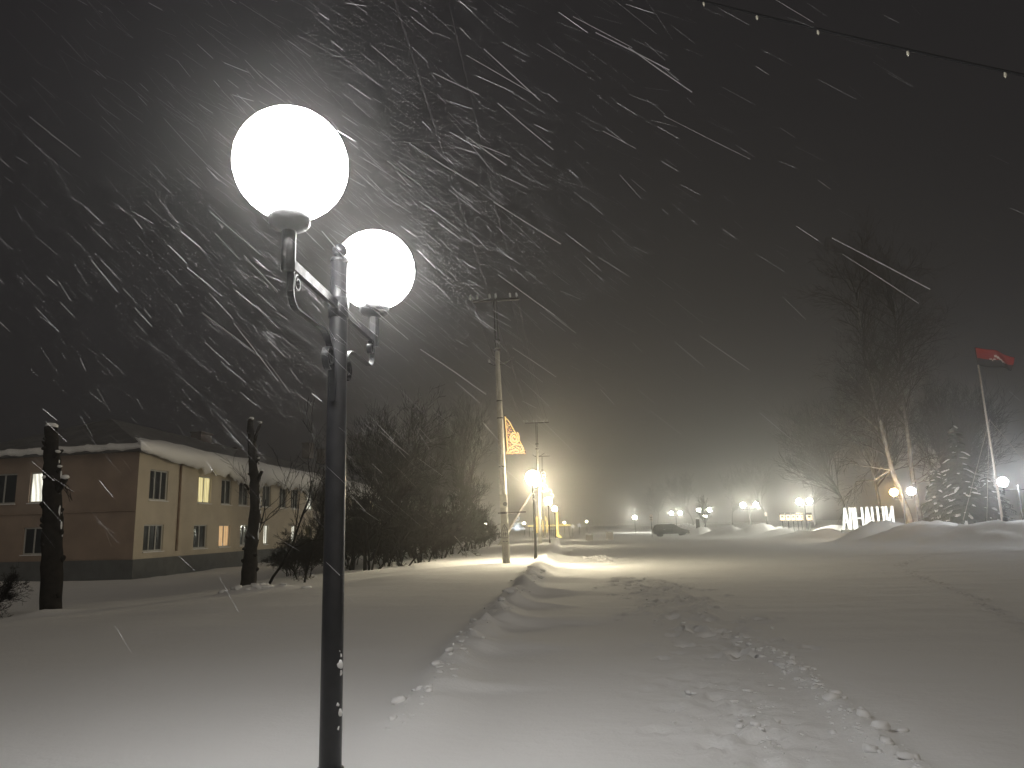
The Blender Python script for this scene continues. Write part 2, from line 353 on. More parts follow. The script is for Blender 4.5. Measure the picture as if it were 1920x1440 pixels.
# ------------------------------------------------------------------ street lamps
def make_lamp(globe_mat, label, group, seg=32, R=.285, z=3.5, arm=.80, low=0):
    """post with a crossbar along local Y and two ball globes"""
    r = empty('street_lamp', (0, 0, 0), label, 'street lamp', group)
    nn = 20 if not low else 8
    b = MB(); b.lathe([(.060, -.5), (.060, 1.2), (.057, 2.2), (.053, 2.95), (.051, z-.235)], n=nn); b.build('post', M['black'], r, True)
    b = MB(); b.lathe([(.076, -.5), (.076, .38), (.072, .415), (.062, .42)], n=nn); b.build('base_sleeve', M['black'], r, True)
    if not low:
        zt = z-.235
        b = MB(); b.lathe([(.054, zt), (.056, zt+.010), (.052, zt+.026), (.026, zt+.03), (.024, zt+.04)], n=20); b.ball((0, 0, zt+.076), .047, 20); b.build('finial', M['black'], r, True)
    za = z-.515
    b = MB(); b.box((0, arm/2+.01, za), (.028, arm-.08, .05)); b.box((0, -arm/2-.01, za), (.028, arm-.08, .05)); b.build('crossbar', M['black'], r)
    if not low:
        b = MB(); b.lathe([(.060, za-.07), (.060, za+.05)], n=20); b.build('clamp', M['black'], r, True)
    for s in (-1, 1):
        b = MB(); b.lathe([(.035, za-.05), (.035, z-R-.055)], (0, s*arm, 0), 14 if not low else 6); b.build('stem', M['black'], r, True)
        b = MB(); b.lathe([(.036, z-R-.075), (.062, z-R-.062), (.092, z-R-.050), (.102, z-R-.030), (.104, z-R+.020), (.095, z-R+.024)], (0, s*arm, 0), 24 if not low else 8); b.build('globe_holder', M['black'], r, True)
        b = MB(); b.ball((0, s*arm, z), R, seg); b.build('globe', globe_mat, r, True)
        if not low:
            def ribbon(mb, yz, w=.018, t=.0045):
                vs = []
                for i, (y, q) in enumerate(yz):
                    p0 = yz[max(i-1, 0)]; p1 = yz[min(i+1, len(yz)-1)]; dy, dz = p1[0]-p0[0], p1[1]-p0[1]; l = math.hypot(dy, dz) or 1; ny_, nz_ = -dz/l*t, dy/l*t
                    for sx, sn in ((-1, -1), (1, -1), (1, 1), (-1, 1)): vs.append((sx*w, s*(y+sn*ny_), q+sn*nz_))
                n = len(yz); fs = [(i*4+k, i*4+(k+1) % 4, (i+1)*4+(k+1) % 4, (i+1)*4+k) for i in range(n-1) for k in range(4)]+[(0, 1, 2, 3), (4*n-1, 4*n-2, 4*n-3, 4*n-4)]
                mb.add(vs, fs)
            arc = lambda cy, cz, r0, a0, a1, n, r1=None: [(cy+(r0+((r1 or r0)-r0)*k/n)*math.cos(a0+(a1-a0)*k/n), cz+(r0+((r1 or r0)-r0)*k/n)*math.sin(a0+(a1-a0)*k/n)) for k in range(n+1)]
            pi = math.pi
            st = [(arm-.040, z-R-.07), (arm-.042, za)]+arc(arm-.132, z-.64, .09, 0, -pi/2, 8)+[(.30, z-.725)]+arc(.30, z-.925, .20, pi/2, pi, 10)[1:]+[(.094, z-1.0), (.072, z-1.10)]
            b = MB(); ribbon(b, st); b.build('scroll_bracket', M['black'], r)
            b = MB(); ribbon(b, arc(.165, z-.86, .072, -pi*.5, pi*2.2, 40, .026)); b.build('scroll', M['black'], r)
            b = MB(); ribbon(b, arc(arm-.10, z-.60, .045, pi*.5, -pi*1.9, 26, .02), .016); b.build('scroll', M['black'], r)
    return r
near = make_lamp(M['globe'], 'tall black double-globe lamp post standing closest in the snow', 'ball lamps along the kerb')
b = MB()
for z_, a_, r_ in ((.62, .5, .012), (.70, .35, .018), (.74, .6, .012), (.90, .3, .014), (.95, .45, .022), (.99, .3, .012), (1.02, .5, .009)):
    b.ball((.052*math.cos(a_), -.052*math.sin(a_), z_), r_, 7, 1.3, .3)
b.build('snow_crust', M['snow'], near, True)['kind'] = 'stuff'
near.location = (-1.285, 4.24, hz(-1.285, 4.24)-.02)
near.rotation_euler.z = math.radians(-1.2)
proto_row = make_lamp(M['globe_row'], 'warm double-globe black lamp post beside the pale concrete pole', 'ball lamps along the kerb', 20)
proto_row.location = (-1.08, 31.2, .1)
for i, (px, py, Yd, lb) in enumerate(((1031, 1022, 60, 'second smaller lamp behind the concrete pole, above the bend of the snow ridge'), (1042, 1010, 88, 'small bright lamp farthest down the kerb beside yellow light columns'))):
    o = copy_tree(proto_row); o['label'] = lb
    for c in o.children:
        if c.data.materials[0] == M['globe_row']: c.data = c.data.copy(); c.data.materials[0] = M['globe_dim']
    x = float(P(px, py, Yd)[0]); o.location = (x, Yd, .1)
proto_far = make_lamp(M['globe_far'], 'x', 'ball lamps round the square', 14, low=1)
FARL = [  # px of globes, py, distance, label, rotation, material
    (1508, 940, 84, 'bright twin lamp above the yellow lit boxes', 24, 0), (1405, 947, 96, 'pair of lamp globes above the middle snow heaps, well apart', 90, 1),
    (1320, 956, 122, 'twin lamp beside the bare trunk behind the dark car', 90, 1), (1267, 962, 140, 'twin lamp whose light shows just above the car roof', 90, 1),
    (1190, 970, 150, 'lone bright lamp to the left of the striped road sign', 0, 0), (1907, 902, 47, 'cool white twin globe lamp at the right picture edge beyond the flagpole', 36, 2)]
firstused = False
for px, py, Yd, lb, rz, mode in FARL:
    p = P(px, py, Yd)
    o = copy_tree(proto_far) if firstused else proto_far; firstused = True
    o['label'] = lb; o.location = (float(p[0]), Yd, float(p[2])-3.5); o.rotation_euler.z = math.radians(rz)
    if mode == 1:    # globes wider apart
        o.scale = (1, 1.0, 1)
    if mode == 2:
        for c in o.children:
            if c.name.startswith('globe') and 'holder' not in c.name:
                c.data = c.data.copy(); c.data.materials[0] = M['globe_cool']
o = copy_tree(proto_far); p = P(1692, 922, 60); o.location = (float(p[0]), 60, float(p[2])-3.5); o.rotation_euler.z = math.radians(24)
o['label'] = 'twin lamp with one orange and one white globe beside the lit letters'
k = 0
for c in o.children:
    if c.name.startswith('globe') and 'holder' not in c.name:
        c.data = c.data.copy(); c.data.materials[0] = M['globe_orange'] if (o.matrix_basis @ c.data.vertices[0].co).x < p[0] else M['globe_cool']; k += 1
# small distant points of light along the end of the street
PT = [(1058, 981, 175, 'warm', 'small warm lamp head just right of the tall yellow column'), (1100, 979, 180, 'warm', 'pale yellow twin lamp head left of the lone bright lamp'), (1322, 969, 125, 'white', 'small white lamp low behind the car bonnet'),
      (1013, 972, 150, 'warm', 'small warm lamp head between the light columns'), (983, 982, 160, 'warm', 'small warm lamp head beside the white light sculpture'), (910, 984, 120, 'white', 'tiny white lamp in the dark thicket')]
for px, py, Yd, c, lb in PT:
    p = P(px, py, Yd); r = empty('lamp_post', (p[0], p[1], 0), lb, 'street lamp', 'distant lamps')
    hgt = float(p[2]); b = MB(); b.tube([(0, 0, -.3), (0, 0, hgt-.15)], [.06, .045], 6); b.build('post', M['black'], r)
    b = MB(); b.lathe([(.05, hgt-.2), (.2, hgt-.12), (.2, hgt-.08)], n=8); b.build('lamp_holder', M['black'], r)
    b = MB(); b.ball((0, 0, hgt+.1), .22, 10); b.build('globe', M['globe_dim'] if c == 'warm' else M['globe_far'], r, True)

# ------------------------------------------------------------------ utility poles and wires
def make_pole(label, top=10.88, det=True):
    r = empty('utility_pole', (0, 0, 0), label, 'utility pole', 'concrete utility poles along the kerb')
    n = 4
    b = MB(); b.tube([(0, 0, -.5), (0, 0, 2.5), (0, 0, 6), (0, 0, top-2.05)], [.155, .15, .122, .088], 10); b.build('shaft', M['concrete'], r)
    b = MB()
    for dx in (-.055, .055): b.box((dx, 0, top-1.05), (.05, .05, 2.15))
    for zz in (top-1.75, top-2.15): b.lathe([(.13, zz-.05), (.14, zz), (.13, zz+.05)], n=10)
    b.build('top_bracket', M['steel'], r)
    b = MB(); b.box((.05, 0, top), (1.95, .08, .08)); b.build('crossarm', M['steel'], r)
    for x in (-1.09, -.80, -.24, .03, .68, .97):
        c = MB(); c.lathe([(.012, .0), (.012, .07), (.055, .07), (.062, .12), (.045, .14), (.055, .17), (.03, .23), (.012, .24)], (x*.93, 0, top+.04), 10); c.build('insulator', M['porcelain'], r, True)
    b = MB(); b.tube([(-.36, 0, top-2.66), (-.18, 0, top-2.76), (.25, 0, top-2.74), (.42, .0, top-2.62), (.62, 0, top-2.50)], .022, 6); b.build('lower_bracket', M['steel'], r)
    c = MB(); c.lathe([(.03, 0), (.05, .05), (.03, .13)], (-.34, 0, top-2.64), 8); c.build('insulator', M['porcelain'], r, True)
    return r
pp = P(952, 1065, 29.65)
pole = make_pole('pale concrete utility pole carrying a glowing triangular light panel')
pole.location = (float(pp[0])-.04, 29.65, .05); pole.rotation_euler = (0, math.radians(-1.15), 0)
b = MB()
for zz in (3.95, 5.9, 6.6): b.lathe([(.162-.0078*zz, zz), (.162-.0078*zz+.012, zz+.0), (.162-.0078*zz+.012, zz+.05), (.162-.0078*zz, zz+.05)], n=10)
b.build('steel_band', M['steel'], pole)
b = MB(); b.box((.30, 0, 2.16), (1.1, .06, .05)); b.lathe([(.158, 2.12), (.162, 2.2)], n=10); b.build('stay_bracket', M['steel'], pole)
b = MB(); b.box((-.0, -.168, 2.62), (.28, .012, .52)); pl = b.build('plate', M['plate'], pole)
b = MB(); b.lathe([(.085, -.004), (.085, .004)], n=14); em = b.build('emblem', M['ink'], pl); em.location = (.06, -.180, 2.5); em.rotation_euler.x = math.pi/2
b = MB(); b.box((0, -.170, 1.35), (.30, .012, .80)); pl = b.build('plate', M['plate'], pole)
b = MB()
def stroke(p, q, w=.012): b.tube([(p[0], -.180, p[1]), (q[0], -.180, q[1])], w, 4)
for p_, q_ in (((-.12, 1.5), (0, 1.72)), ((0, 1.72), (.12, 1.5)), ((-.12, 1.5), (.12, 1.5)), ((-.12, 1.48), (-.12, 1.2)), ((.12, 1.48), (.12, 1.2)), ((-.12, 1.2), (.12, 1.2)), ((-.06, 1.45), (-.06, 1.25)), ((.02, 1.45), (.02, 1.25)), ((-.1, 1.35), (.1, 1.35)), ((-.1, 1.06), (-.02, 1.06)), ((.02, 1.06), (.1, 1.06)), ((0, 1.54), (0, 1.64))): stroke(p_, q_)
b.build('warning_print', M['ink'], pl)
pole2 = make_pole('grey concrete pole with a slanting strut and white light rings', 9.9); x2 = float(P(1013, 1020, 61)[0]); pole2.location = (x2, 61, .15)
b = MB(); b.tube([(-3.6, .2, -.4), (-.1, .05, 5.0)], [.15, .11], 8); b.build('strut', M['concrete'], pole2)
pole3 = make_pole('farthest concrete pole, faint above the white light rings', 10.4); x3 = float(P(1021, 1000, 96)[0]); pole3.location = (x3, 96, .1)
def catenary(a, b_, sag, n=14):
    a = Vector(a); b_ = Vector(b_); return [a.lerp(b_, i/n)+Vector((0, 0, -sag*4*(i/n)*(1-i/n))) for i in range(n+1)]
bpy.context.view_layer.update()
CAM_V = Vector(CAM); tp = pole.matrix_basis; tops = [tp @ Vector((x*.93, 0, 11.13)) for x in (-1.09, -.24, .68, .97)]
lbl = ['leftmost', 'middle', 'third', 'rightmost']
for i, t in enumerate(tops):
    if i in (1, 3):     # two of the wires come forward over the street
        v = Vector(ray(*((0, 0), (790, 150), (0, 0), (843, 0))[i])); q_ = CAM_V+v*((10.75-CAMH)/v.z); e = t+(q_-t)*1.7
        b = MB(); b.tube(catenary(t, e, .12, 40), .0028, 4)
        tag(b.build('overhead_wire', M['blackcloth']), 'thin %s wire sagging overhead from the near concrete pole' % ('left' if i == 1 else 'right'), 'wire', 'wires above the camera')
    x = (-1.09, -.24, .68, .97)[i]; e = Vector((x2+x*.93, 61, .15+10.15))
    b = MB(); b.tube(catenary(t, e, .45, 20), .008, 4)
    tag(b.build('overhead_wire', M['blackcloth']), 'thin %s wire strung between the near and the strutted pole' % lbl[i], 'wire', 'wires between the poles')
# cable with bulbs, upper right
A = Vector(P(1310, 0, 6.6)); B = Vector(P(1920, 143, 5.2)); dv = B-A
r = empty('bulb_cable', A-dv*1.2, 'thick black sagging cable with small clear bulbs, high in the upper right', 'light cable'); o0 = Vector(r.location)
pts = [A+dv*(i/10-1.2)-o0+Vector((0, 0, .07*((i/10-1.65)**2-.2))) for i in range(0, 37)]
b = MB(); b.tube(pts, .013, 8); b.build('cable', M['blackcloth'], r, True)
for t in (.02, .225, .435, .705, .955, 1.2):
    c = A+dv*t-o0+Vector((0, 0, .07*((t-.45)**2-.2)))
    b = MB(); b.lathe([(.004, -.045), (.011, -.03), (.012, -.01), (.008, .0), (.008, .012)], (c.x, c.y, c.z-.008), 8); b.build('bulb', M['bulb'], r, True)

# ------------------------------------------------------------------ illuminated decorations
S = 29.5/F
c0 = Vector(P(946, 778, 29.42)); c1 = Vector(P(951, 852, 29.42)); c2 = Vector(P(986, 849, 29.42))
r = empty('pole_decoration', c1, 'triangular orange light panel with a glowing spiral on the concrete pole', 'light decoration')
def at(px, py): return Vector(P(px, py, 29.42))-c1
b = MB(); b.tube([c0-c1, c1-c1, c2-c1, c0-c1], .014, 5); b.build('frame', M['steel'], r)
b = MB(); pts = []
for i in range(70):
    a = i/69*2.1*2*math.pi; q = 12.5*(1-.75*i/69); pts.append(at(964+q*.75*math.cos(a-.9), 821+q*math.sin(a-.9)))
b.tube(pts, .020, 5); b.build('spiral', M['warm'], r, True)
for path in ([(949, 850), (955, 840), (964, 834), (974, 833), (980, 838), (980, 845), (975, 847)], [(952, 851), (958, 846), (966, 843), (972, 844), (972, 848), (966, 849)], [(949, 851), (984, 849)], [(946.5, 781), (956, 793), (984, 846)], [(947, 781), (950, 815), (951.5, 850)]):
    b = MB(); b.tube([at(*p) for p in path], .016, 5); b.build('light_string', M['warm'] if len(path) > 2 else M['amber'], r, True)
def inside(px, py): # triangle test in the panel
    t = (py-779)/(851-779); return .04 < t < 1 and 946+5*t+1 < px < 946+5*t+35*t-1
for rowi, py in enumerate(np.arange(785, 851, 4.6)):
    xs_ = [px for px in np.arange(946, 986, 1.0) if inside(px, py)]
    if len(xs_) < 2: continue
    b = MB(); x = xs_[0]; k = rowi
    while x <= xs_[-1]:
        p = at(x, py+1.4*math.sin(k*2.3)); b.ball(p, .024 if k % 2 else .018, 6); x += 2.9; k += 1
    b.build('bulb_string', M['warm'] if rowi % 3 == 0 else M['amber'], r)
def ring_pts(px, py, rp, Yd, o, n=20, a0=0, a1=2*math.pi):
    return [Vector(P(px+rp*math.cos(a0+(a1-a0)*i/n), py+rp*math.sin(a0+(a1-a0)*i/n), Yd))-o for i in range(n+1)]
o_ = Vector(P(1012, 925, 60.8)); r = empty('pole_decoration', o_, 'white rope-light rings stacked on the strutted concrete pole', 'light decoration')
for px, py, rp in ((1019, 888, 3.4), (1020, 893.5, 3.2), (1018, 902, 4.4), (1019, 915, 7.8), (1018.5, 916, 4.6)):
    b = MB(); b.tube(ring_pts(px, py, rp, 60.8, o_), .016, 5); b.build('light_ring', M['ice'], r, True)
for px, py, rp, a0, a1 in ((1029, 922, 5, -2.6, .7), (1034, 930, 4, -2.2, 1.8), (1026, 918.5, 3, 0, 6.3)):
    b = MB(); b.tube(ring_pts(px, py, rp, 60.8, o_, 14, a0, a1), .022, 5); b.build('light_ring', M['ice'], r, True)
b = MB(); b.tube([Vector(P(1013, 884, 60.8))-o_, Vector(P(1015, 925, 60.8))-o_], .02, 4); b.build('frame', M['steel'], r)
# white light sculpture left of the strut
o_ = Vector(P(970, 996, 105)); r = empty('light_sculpture', o_, 'cluster of cold white lights shaped like a fountain behind the concrete pole', 'light decoration')
random.seed(5)
for i in range(26):
    a = random.uniform(-.2, math.pi+.2); q = random.uniform(3, 14); px, py = 970+q*math.cos(a)*1.05, 991-q*math.sin(a)*.85
    b = MB(); b.tube([Vector(P(970+3*math.cos(a), 995, 105))-o_, Vector(P((970+px)/2, min(py-1, 992), 105+random.uniform(-.5, .5)))-o_, Vector(P(px, py, 105+random.uniform(-1, 1)))-o_], .022, 4); e = Vector(P(px, py, 105))-o_
    b.ball(e, .09, 6); b.build('light_branch', M['ice'], r)
b = MB(); b.tube(ring_pts(970, 972, 3.4, 105, o_), .07, 5); b.build('light_ring', M['ice'], r)
# yellow light columns and rail at the end of the street
YD = 112
o_ = Vector(P(1046, 1008, YD)); r = empty('light_column', o_, 'tall yellow light column with a flared foot', 'light decoration', 'yellow light columns')
b = MB(); b.tube([(0, 0, 0), (0, 0, 4.0)], [.13, .11], 8); b.build('shaft', M['yellow'], r)
b = MB(); b.lathe([(.62, -.15), (.62, .1), (.3, .35), (.14, .5)], n=12); b.build('foot', M['yellow'], r)
for j, px in enumerate((1022, 1007)):
    o_ = Vector(P(px, 991, YD)); r = empty('light_column', o_, ['yellow looped light column left of the tall one', 'narrow yellow light column behind the strutted pole'][j], 'light decoration', 'yellow light columns')
    for dx in ((-.22, 0, .22) if j == 0 else (-.1, .1)):
        b = MB(); b.tube([(dx, 0, -.6), (dx*1.5, 0, .4), (dx*1.2, 0, 1.1), (dx*.3, 0, 1.7)], .07, 6); b.build('light_bar', M['yellow'], r)
    b = MB(); b.tube([(0, .1, -1.6), (0, .1, -.5)], .05, 6); b.build('leg', M['steel'], r)
o_ = Vector(P(1030, 986, YD+2)); r = empty('light_rail', o_, 'long level yellow lit rail crossing behind the lamps', 'light decoration')
a = Vector(P(990, 986.5, YD+2))-o_; e = Vector(P(1069, 984.5, YD+2))-o_
b = MB(); b.tube([a, e], .07, 6); b.build('rail', M['yellow'], r)
for t in (.03, .5, .97):
    q = a.lerp(e, t); b = MB(); b.tube([q, q+Vector((0, 0, -1.9))], .04, 6); b.build('post', M['steel'], r)
for px, py, lb in ((1086, 985, 'bluish lit star on a post right of the yellow rail'), (1074, 987, 'small pinkish-white light figure right of the yellow rail')):
    o_ = Vector(P(px, py+14, 130)); r = empty('light_star', o_, lb, 'light decoration'); c = Vector(P(px, py, 130))-o_
    b = MB(); b.tube([(0, 0, -.3), c], .04, 5); b.build('post', M['steel'], r)
    b = MB()
    for k in range(5):
        a = math.pi*2*k/5+.3; b.tube([c, c+Vector((.42*math.cos(a), 0, .42*math.sin(a)))], [.07, .02], 5)
    b.build('star', M['ice'] if px > 1080 else M['sign'], r)

exec_parts = []
# ------------------------------------------------------------------ apartment house
BX, BY0, BY1, BXL = -20.2, 34.8, 112.0, -31.6
ZG, ZP, ZE = -.7, .62, 5.72
house = empty('apartment_house', (BX, BY0, 0), 'long two-storey ochre house with a dark plinth and snow sliding off its roof', 'house')
HB = Vector((BX, BY0, 0))
def facade(name, L_, horiz, holes, material, o, ux, parent, dep=.16):
    """wall L_ wide from ZP to ZE with real openings"""
    us = sorted({0, L_, *[h[0] for h in holes], *[h[1] for h in holes]}); vs_ = sorted({ZP, ZE, *[h[2] for h in holes], *[h[3] for h in holes]})
    b = MB(); o = Vector(o); ux = Vector(ux); n_in = Vector((0, 0, 1)).cross(ux)
    pt = lambda u, v, d=0: o+ux*u+Vector((0, 0, v))+n_in*d
    for u0, u1 in zip(us[:-1], us[1:]):
        for v0, v1 in zip(vs_[:-1], vs_[1:]):
            if any(h[0] <= (u0+u1)/2 <= h[1] and h[2] <= (v0+v1)/2 <= h[3] for h in holes): continue
            b.add([pt(u0, v0), pt(u1, v0), pt(u1, v1), pt(u0, v1)], [(0, 1, 2, 3)])
    for u0, u1, v0, v1 in [h[:4] for h in holes]:
        c = [(u0, v0), (u1, v0), (u1, v1), (u0, v1)]
        for i in range(4):
            a_, b_ = c[i], c[(i+1) % 4]; b.add([pt(*a_), pt(*a_, dep), pt(*b_, dep), pt(*b_)], [(0, 1, 2, 3)])
    return b.build(name, material, parent), pt
def window(pt, h, parent, kind, dep=.14):
    u0, u1, v0, v1 = h[:4]; w = .07
    b = MB()
    def bar(a0, a1, c0, c1, d0=dep-.06, d1=dep):
        ps = [pt(a, c, d) for d in (d0, d1) for a, c in ((a0, c0), (a1, c0), (a1, c1), (a0, c1))]
        b.add(ps, [(3, 2, 1, 0), (4, 5, 6, 7), (0, 1, 5, 4), (1, 2, 6, 5), (2, 3, 7, 6), (3, 0, 4, 7)])
    bar(u0, u0+w, v0, v1); bar(u1-w, u1, v0, v1); bar(u0+w, u1-w, v0, v0+w); bar(u0+w, u1-w, v1-w, v1)
    n = 3 if u1-u0 > 1.6 else 2
    for i in range(1, n):
        m_ = u0+(u1-u0)*i/n; bar(m_-w/2, m_+w/2, v0+w, v1-w)
    fr = b.build('window', M['white'], parent)
    b = MB(); b.add([pt(u0+w/2, v0+w/2, dep-.02), pt(u1-w/2, v0+w/2, dep-.02), pt(u1-w/2, v1-w/2, dep-.02), pt(u0+w/2, v1-w/2, dep-.02)], [(0, 1, 2, 3)])
    b.build('pane', M[kind], fr)
    b = MB()
    ps = [pt(a, c, d) for d in (-.08, dep-.062) for a, c in ((u0-.05, v0-.05), (u1+.05, v0-.05), (u1+.05, v0-.004), (u0-.05, v0-.004))]
    b.add(ps, [(3, 2, 1, 0), (4, 5, 6, 7), (0, 1, 5, 4), (1, 2, 6, 5), (2, 3, 7, 6), (3, 0, 4, 7)]); b.build('sill', M['snow'], fr)
def yat(px): return float(PX(px, 960, BX)[1])-BY0
up = []; wz = ((.95, 2.25), (3.45, 4.95))
WU = [(295, 1.75, 'glass'), (382, 1.55, 'lit_yellow'), (423, 1.4, 'glass'), (456, 1.5, 'glass'), (499, 1.5, 'glass'), (530, 1.4, 'glass'), (552, 1.6, 'glass'), (580, 1.3, 'lit_white'), (600, 1.5, 'glass'), (620, 1.5, 'glass'), (642, 1.5, 'glass'), (664, 1.5, 'glass'), (697, 2.2, 'lit_yellow'), (715, 2, 'glass')]
WL = [(291, 1.85, 'glass'), (378, 1.6, 'glass'), (423, 1.5, 'lit_orange'), (460, 1.3, 'glass'), (500, .8, 'lit_white'), (551, .8, 'lit_white'), (580, 1.5, 'glass'), (610, 1.5, 'glass'), (650, 1.5, 'glass'), (690, 2, 'glass')]
holes = []
for lst, (v0, v1) in ((WU, wz[1]), (WL, wz[0])):
    for px, w, k in lst:
        c = yat(px)
        if holes and holes[-1][2] == v0 and c-w/2 < holes[-1][1]+.3: continue
        holes.append((c-w/2, c+w/2, v0, v1, k))
_, pt = facade('street_wall', BY1-BY0, 0, holes, M['plaster'], (0, 0, 0), (0, 1, 0), house)
for h in holes: window(pt, h, house, h[4])
LW = BX-BXL
SH = .15
def xat(px):
    x = float(P(px, 930, BY0)[0])
    for _ in range(8): x = float(P(px, 930, BY0-SH*(x-BX))[0])
    return LW+(x-BX)
eh = []
for px, v, w, k in ((78, 1, 1.5, 'lit_white'), (5, 1, 1.5, 'glass'), (70, 0, 1.2, 'glass')):
    c = xat(px); eh.append((c-w/2, c+w/2, *wz[v], k))
_, pt2 = facade('gable_wall', LW, 0, eh, M['plaster_red'], (-LW, 0, 0), (1, 0, 0), house)
for h in eh: window(pt2, h, house, h[4])
b = MB(); LY = BY1-BY0
b.add([(-LW, LY, ZP), (0, LY, ZP), (0, LY, ZE), (-LW, LY, ZE), (-LW, 0, ZP), (-LW, 0, ZE)], [(0, 1, 2, 3)[::-1], (4, 0, 3, 5)]); b.build('rear_wall', M['plaster'], house)
b = MB(); b.box((-LW/2, LY/2, (ZG+ZP)/2), (LW+.16, LY+.16, ZP-ZG)); b.build('plinth', M['plinth'], house)
b = MB(); b.tube([(.07, yat(333), ZE+.1), (.07, yat(333), .9)], .065, 8); b.build('downpipe', M['rust'], house)
b = MB(); b.tube([(-LW*.8, -.045, 2.9), (-.02, -.045, 2.9)], .03, 6); b.build('gas_pipe', M['plaster_red'], house)
b = MB(); ov = .5; sl = math.tan(math.radians(23)); rz_ = ZE+(LW/2+ov)*sl; ri = LW/2+ov
E_ = [(-LW-ov, -ov, ZE), (ov, -ov, ZE), (ov, LY+ov, ZE), (-LW-ov, LY+ov, ZE)]; R_ = [(-LW/2, ri-ov, rz_), (-LW/2, LY-ri+ov, rz_)]
E2 = [(x, y, z+.12) for x, y, z in E_]
b.add(E_+E2+[(x, y, z+.12) for x, y, z in R_], [(3, 2, 1, 0), (4, 5, 8), (5, 6, 9, 8), (6, 7, 9), (7, 4, 8, 9), (0, 1, 5, 4), (1, 2, 6, 5), (2, 3, 7, 6), (3, 0, 4, 7)])
roof = b.build('roof', M['roof'], house)
# chimneys
for px, py, w in ((367, 822, 1.7), (72, 826, 1.1), (600, 850, 1.6), (430, 850, .9), (572, 838, 1.3)):
    p = PX(px, py, -25.9) if px > 100 else P(px, py, 42); q_ = p-np.array(HB)
    b = MB(); b.box((q_[0], q_[1], q_[2]-.35), (.8, w, 1.5)); b.box((q_[0], q_[1], q_[2]+.44), (.95, w+.15, .1)); b.build('chimney', M['brickdark'], roof)
# snow sheet creeping over the street eave
b = MB(); n = 260; prof = []
yy = np.linspace(-ov-.1, LY, n); 
for i, y in enumerate(yy):
    nz_ = lambda s_, o_: float(vnoise(np.array([y*s_]), np.array([o_]))[0])
    drop = float(np.interp(y, [-.6, 0, 2, 4, 6, 9, 11, 13, 16, 30, 80], [.05, .12, .25, .45, .55, .6, 1.05, 1.2, .85, .8, .7]))*(1+.6*nz_(1.3, 2.2)+.5*nz_(3.7, 7.2)+.3*nz_(9.3, 4.2))
    out_ = ov+.10+.12*nz_(.8, 3.1)+.06*nz_(3.1, 1.1); up_ = min(.9+.5*nz_(.5, 9.1), max(.12, (y+ov)*.42)); th = .30+.1*nz_(1.1, 5.5)
    prof.append([(ov-up_*2.2, y, ZE+.13+up_*2.2*sl+.02), (ov-up_*1.8, y, ZE+.13+up_*1.8*sl+th*.6), (ov-.5, y, ZE+.13+.5*sl+th), (ov-.05, y, ZE+.12+th), (out_+.12, y, ZE+.08+th*.3), (out_+.12-.05*drop, y, ZE-drop*.55), (out_-.12*drop-.05, y, ZE-drop), (out_-.12*drop-.15, y, ZE-drop+.03), (ov-.02, y, ZE-.1), (ov-.1, y, ZE+.10)])
m_ = len(prof[0]); vs_ = [v for row in prof for v in row]; fs_ = []
for i in range(n-1):
    for k in range(m_-1): fs_.append((i*m_+k, (i+1)*m_+k, (i+1)*m_+k+1, i*m_+k+1))
fs_ += [tuple(range(m_)), tuple(range((n-1)*m_, n*m_))[::-1]]
b.add(vs_, fs_); b.build('roof_snow', M['snow'], house, True)
b = MB()
prof = []
for i in range(60):
    x = -LW-ov+(LW+2*ov-.05)*i/59; w_ = .10*math.sin(i*.9)+.06*math.sin(i*2.3)
    prof.append([(x, -ov+.8, ZE+.13+.8*sl), (x, -ov+.1, ZE+.36+w_*.6), (x, -ov-.1-w_*.4, ZE+.2), (x, -ov-.06, ZE+.05+w_*.4), (x, -ov+.02, ZE+.11)])
m_ = 5; fs_ = [(i*m_+k, i*m_+k+1, (i+1)*m_+k+1, (i+1)*m_+k) for i in range(59) for k in range(m_-1)]
b.add([v for row in prof for v in row], fs_); b.build('roof_snow', M['snow'], house, True)

def shear(o):
    for c in o.children:
        for v in c.data.vertices: v.co.y -= SH*v.co.x
        shear(c)
shear(house)
# ------------------------------------------------------------------ trees
def grow(mb_trunk, mb_crown, p, d, ln, rad, lvl, maxl, nb, spread, up=.12, crook=.18, seg=5, twigr=.006, mi=0):
    pts = [Vector(p)]; rs = [rad]; d = Vector(d).normalized()
    for i in range(seg):
        d = (d+Vector((random.gauss(0, crook), random.gauss(0, crook), random.gauss(0, crook)+up))).normalized()
        pts.append(pts[-1]+d*ln/seg); rs.append(max(rad*(1-(i+1)/seg*.62), twigr))
    (mb_trunk if lvl <= 1 else mb_crown).tube(pts, rs, (8, 6, 4, 3, 3)[min(lvl, 4)], cap=lvl < 2)
    if lvl >= maxl: return
    for k in range(nb[lvl]):
        t = random.uniform(.28 if lvl else .4, 1.0)*seg; i = min(int(t), seg-1); q_ = pts[i].lerp(pts[i+1], t-i)
        ax = (pts[i+1]-pts[i]).normalized(); o_ = ax.orthogonal().normalized(); o_.rotate(Matrix.Rotation(random.uniform(0, 6.28), 3, ax))
        nd = ax*math.cos(spread)+o_*math.sin(spread)*random.uniform(.7, 1.2)
        grow(mb_trunk, mb_crown, q_, nd, ln*random.uniform(.42, .68), rs[i]*.58, lvl+1, maxl, nb, spread, up, crook, max(3, seg-1), twigr)
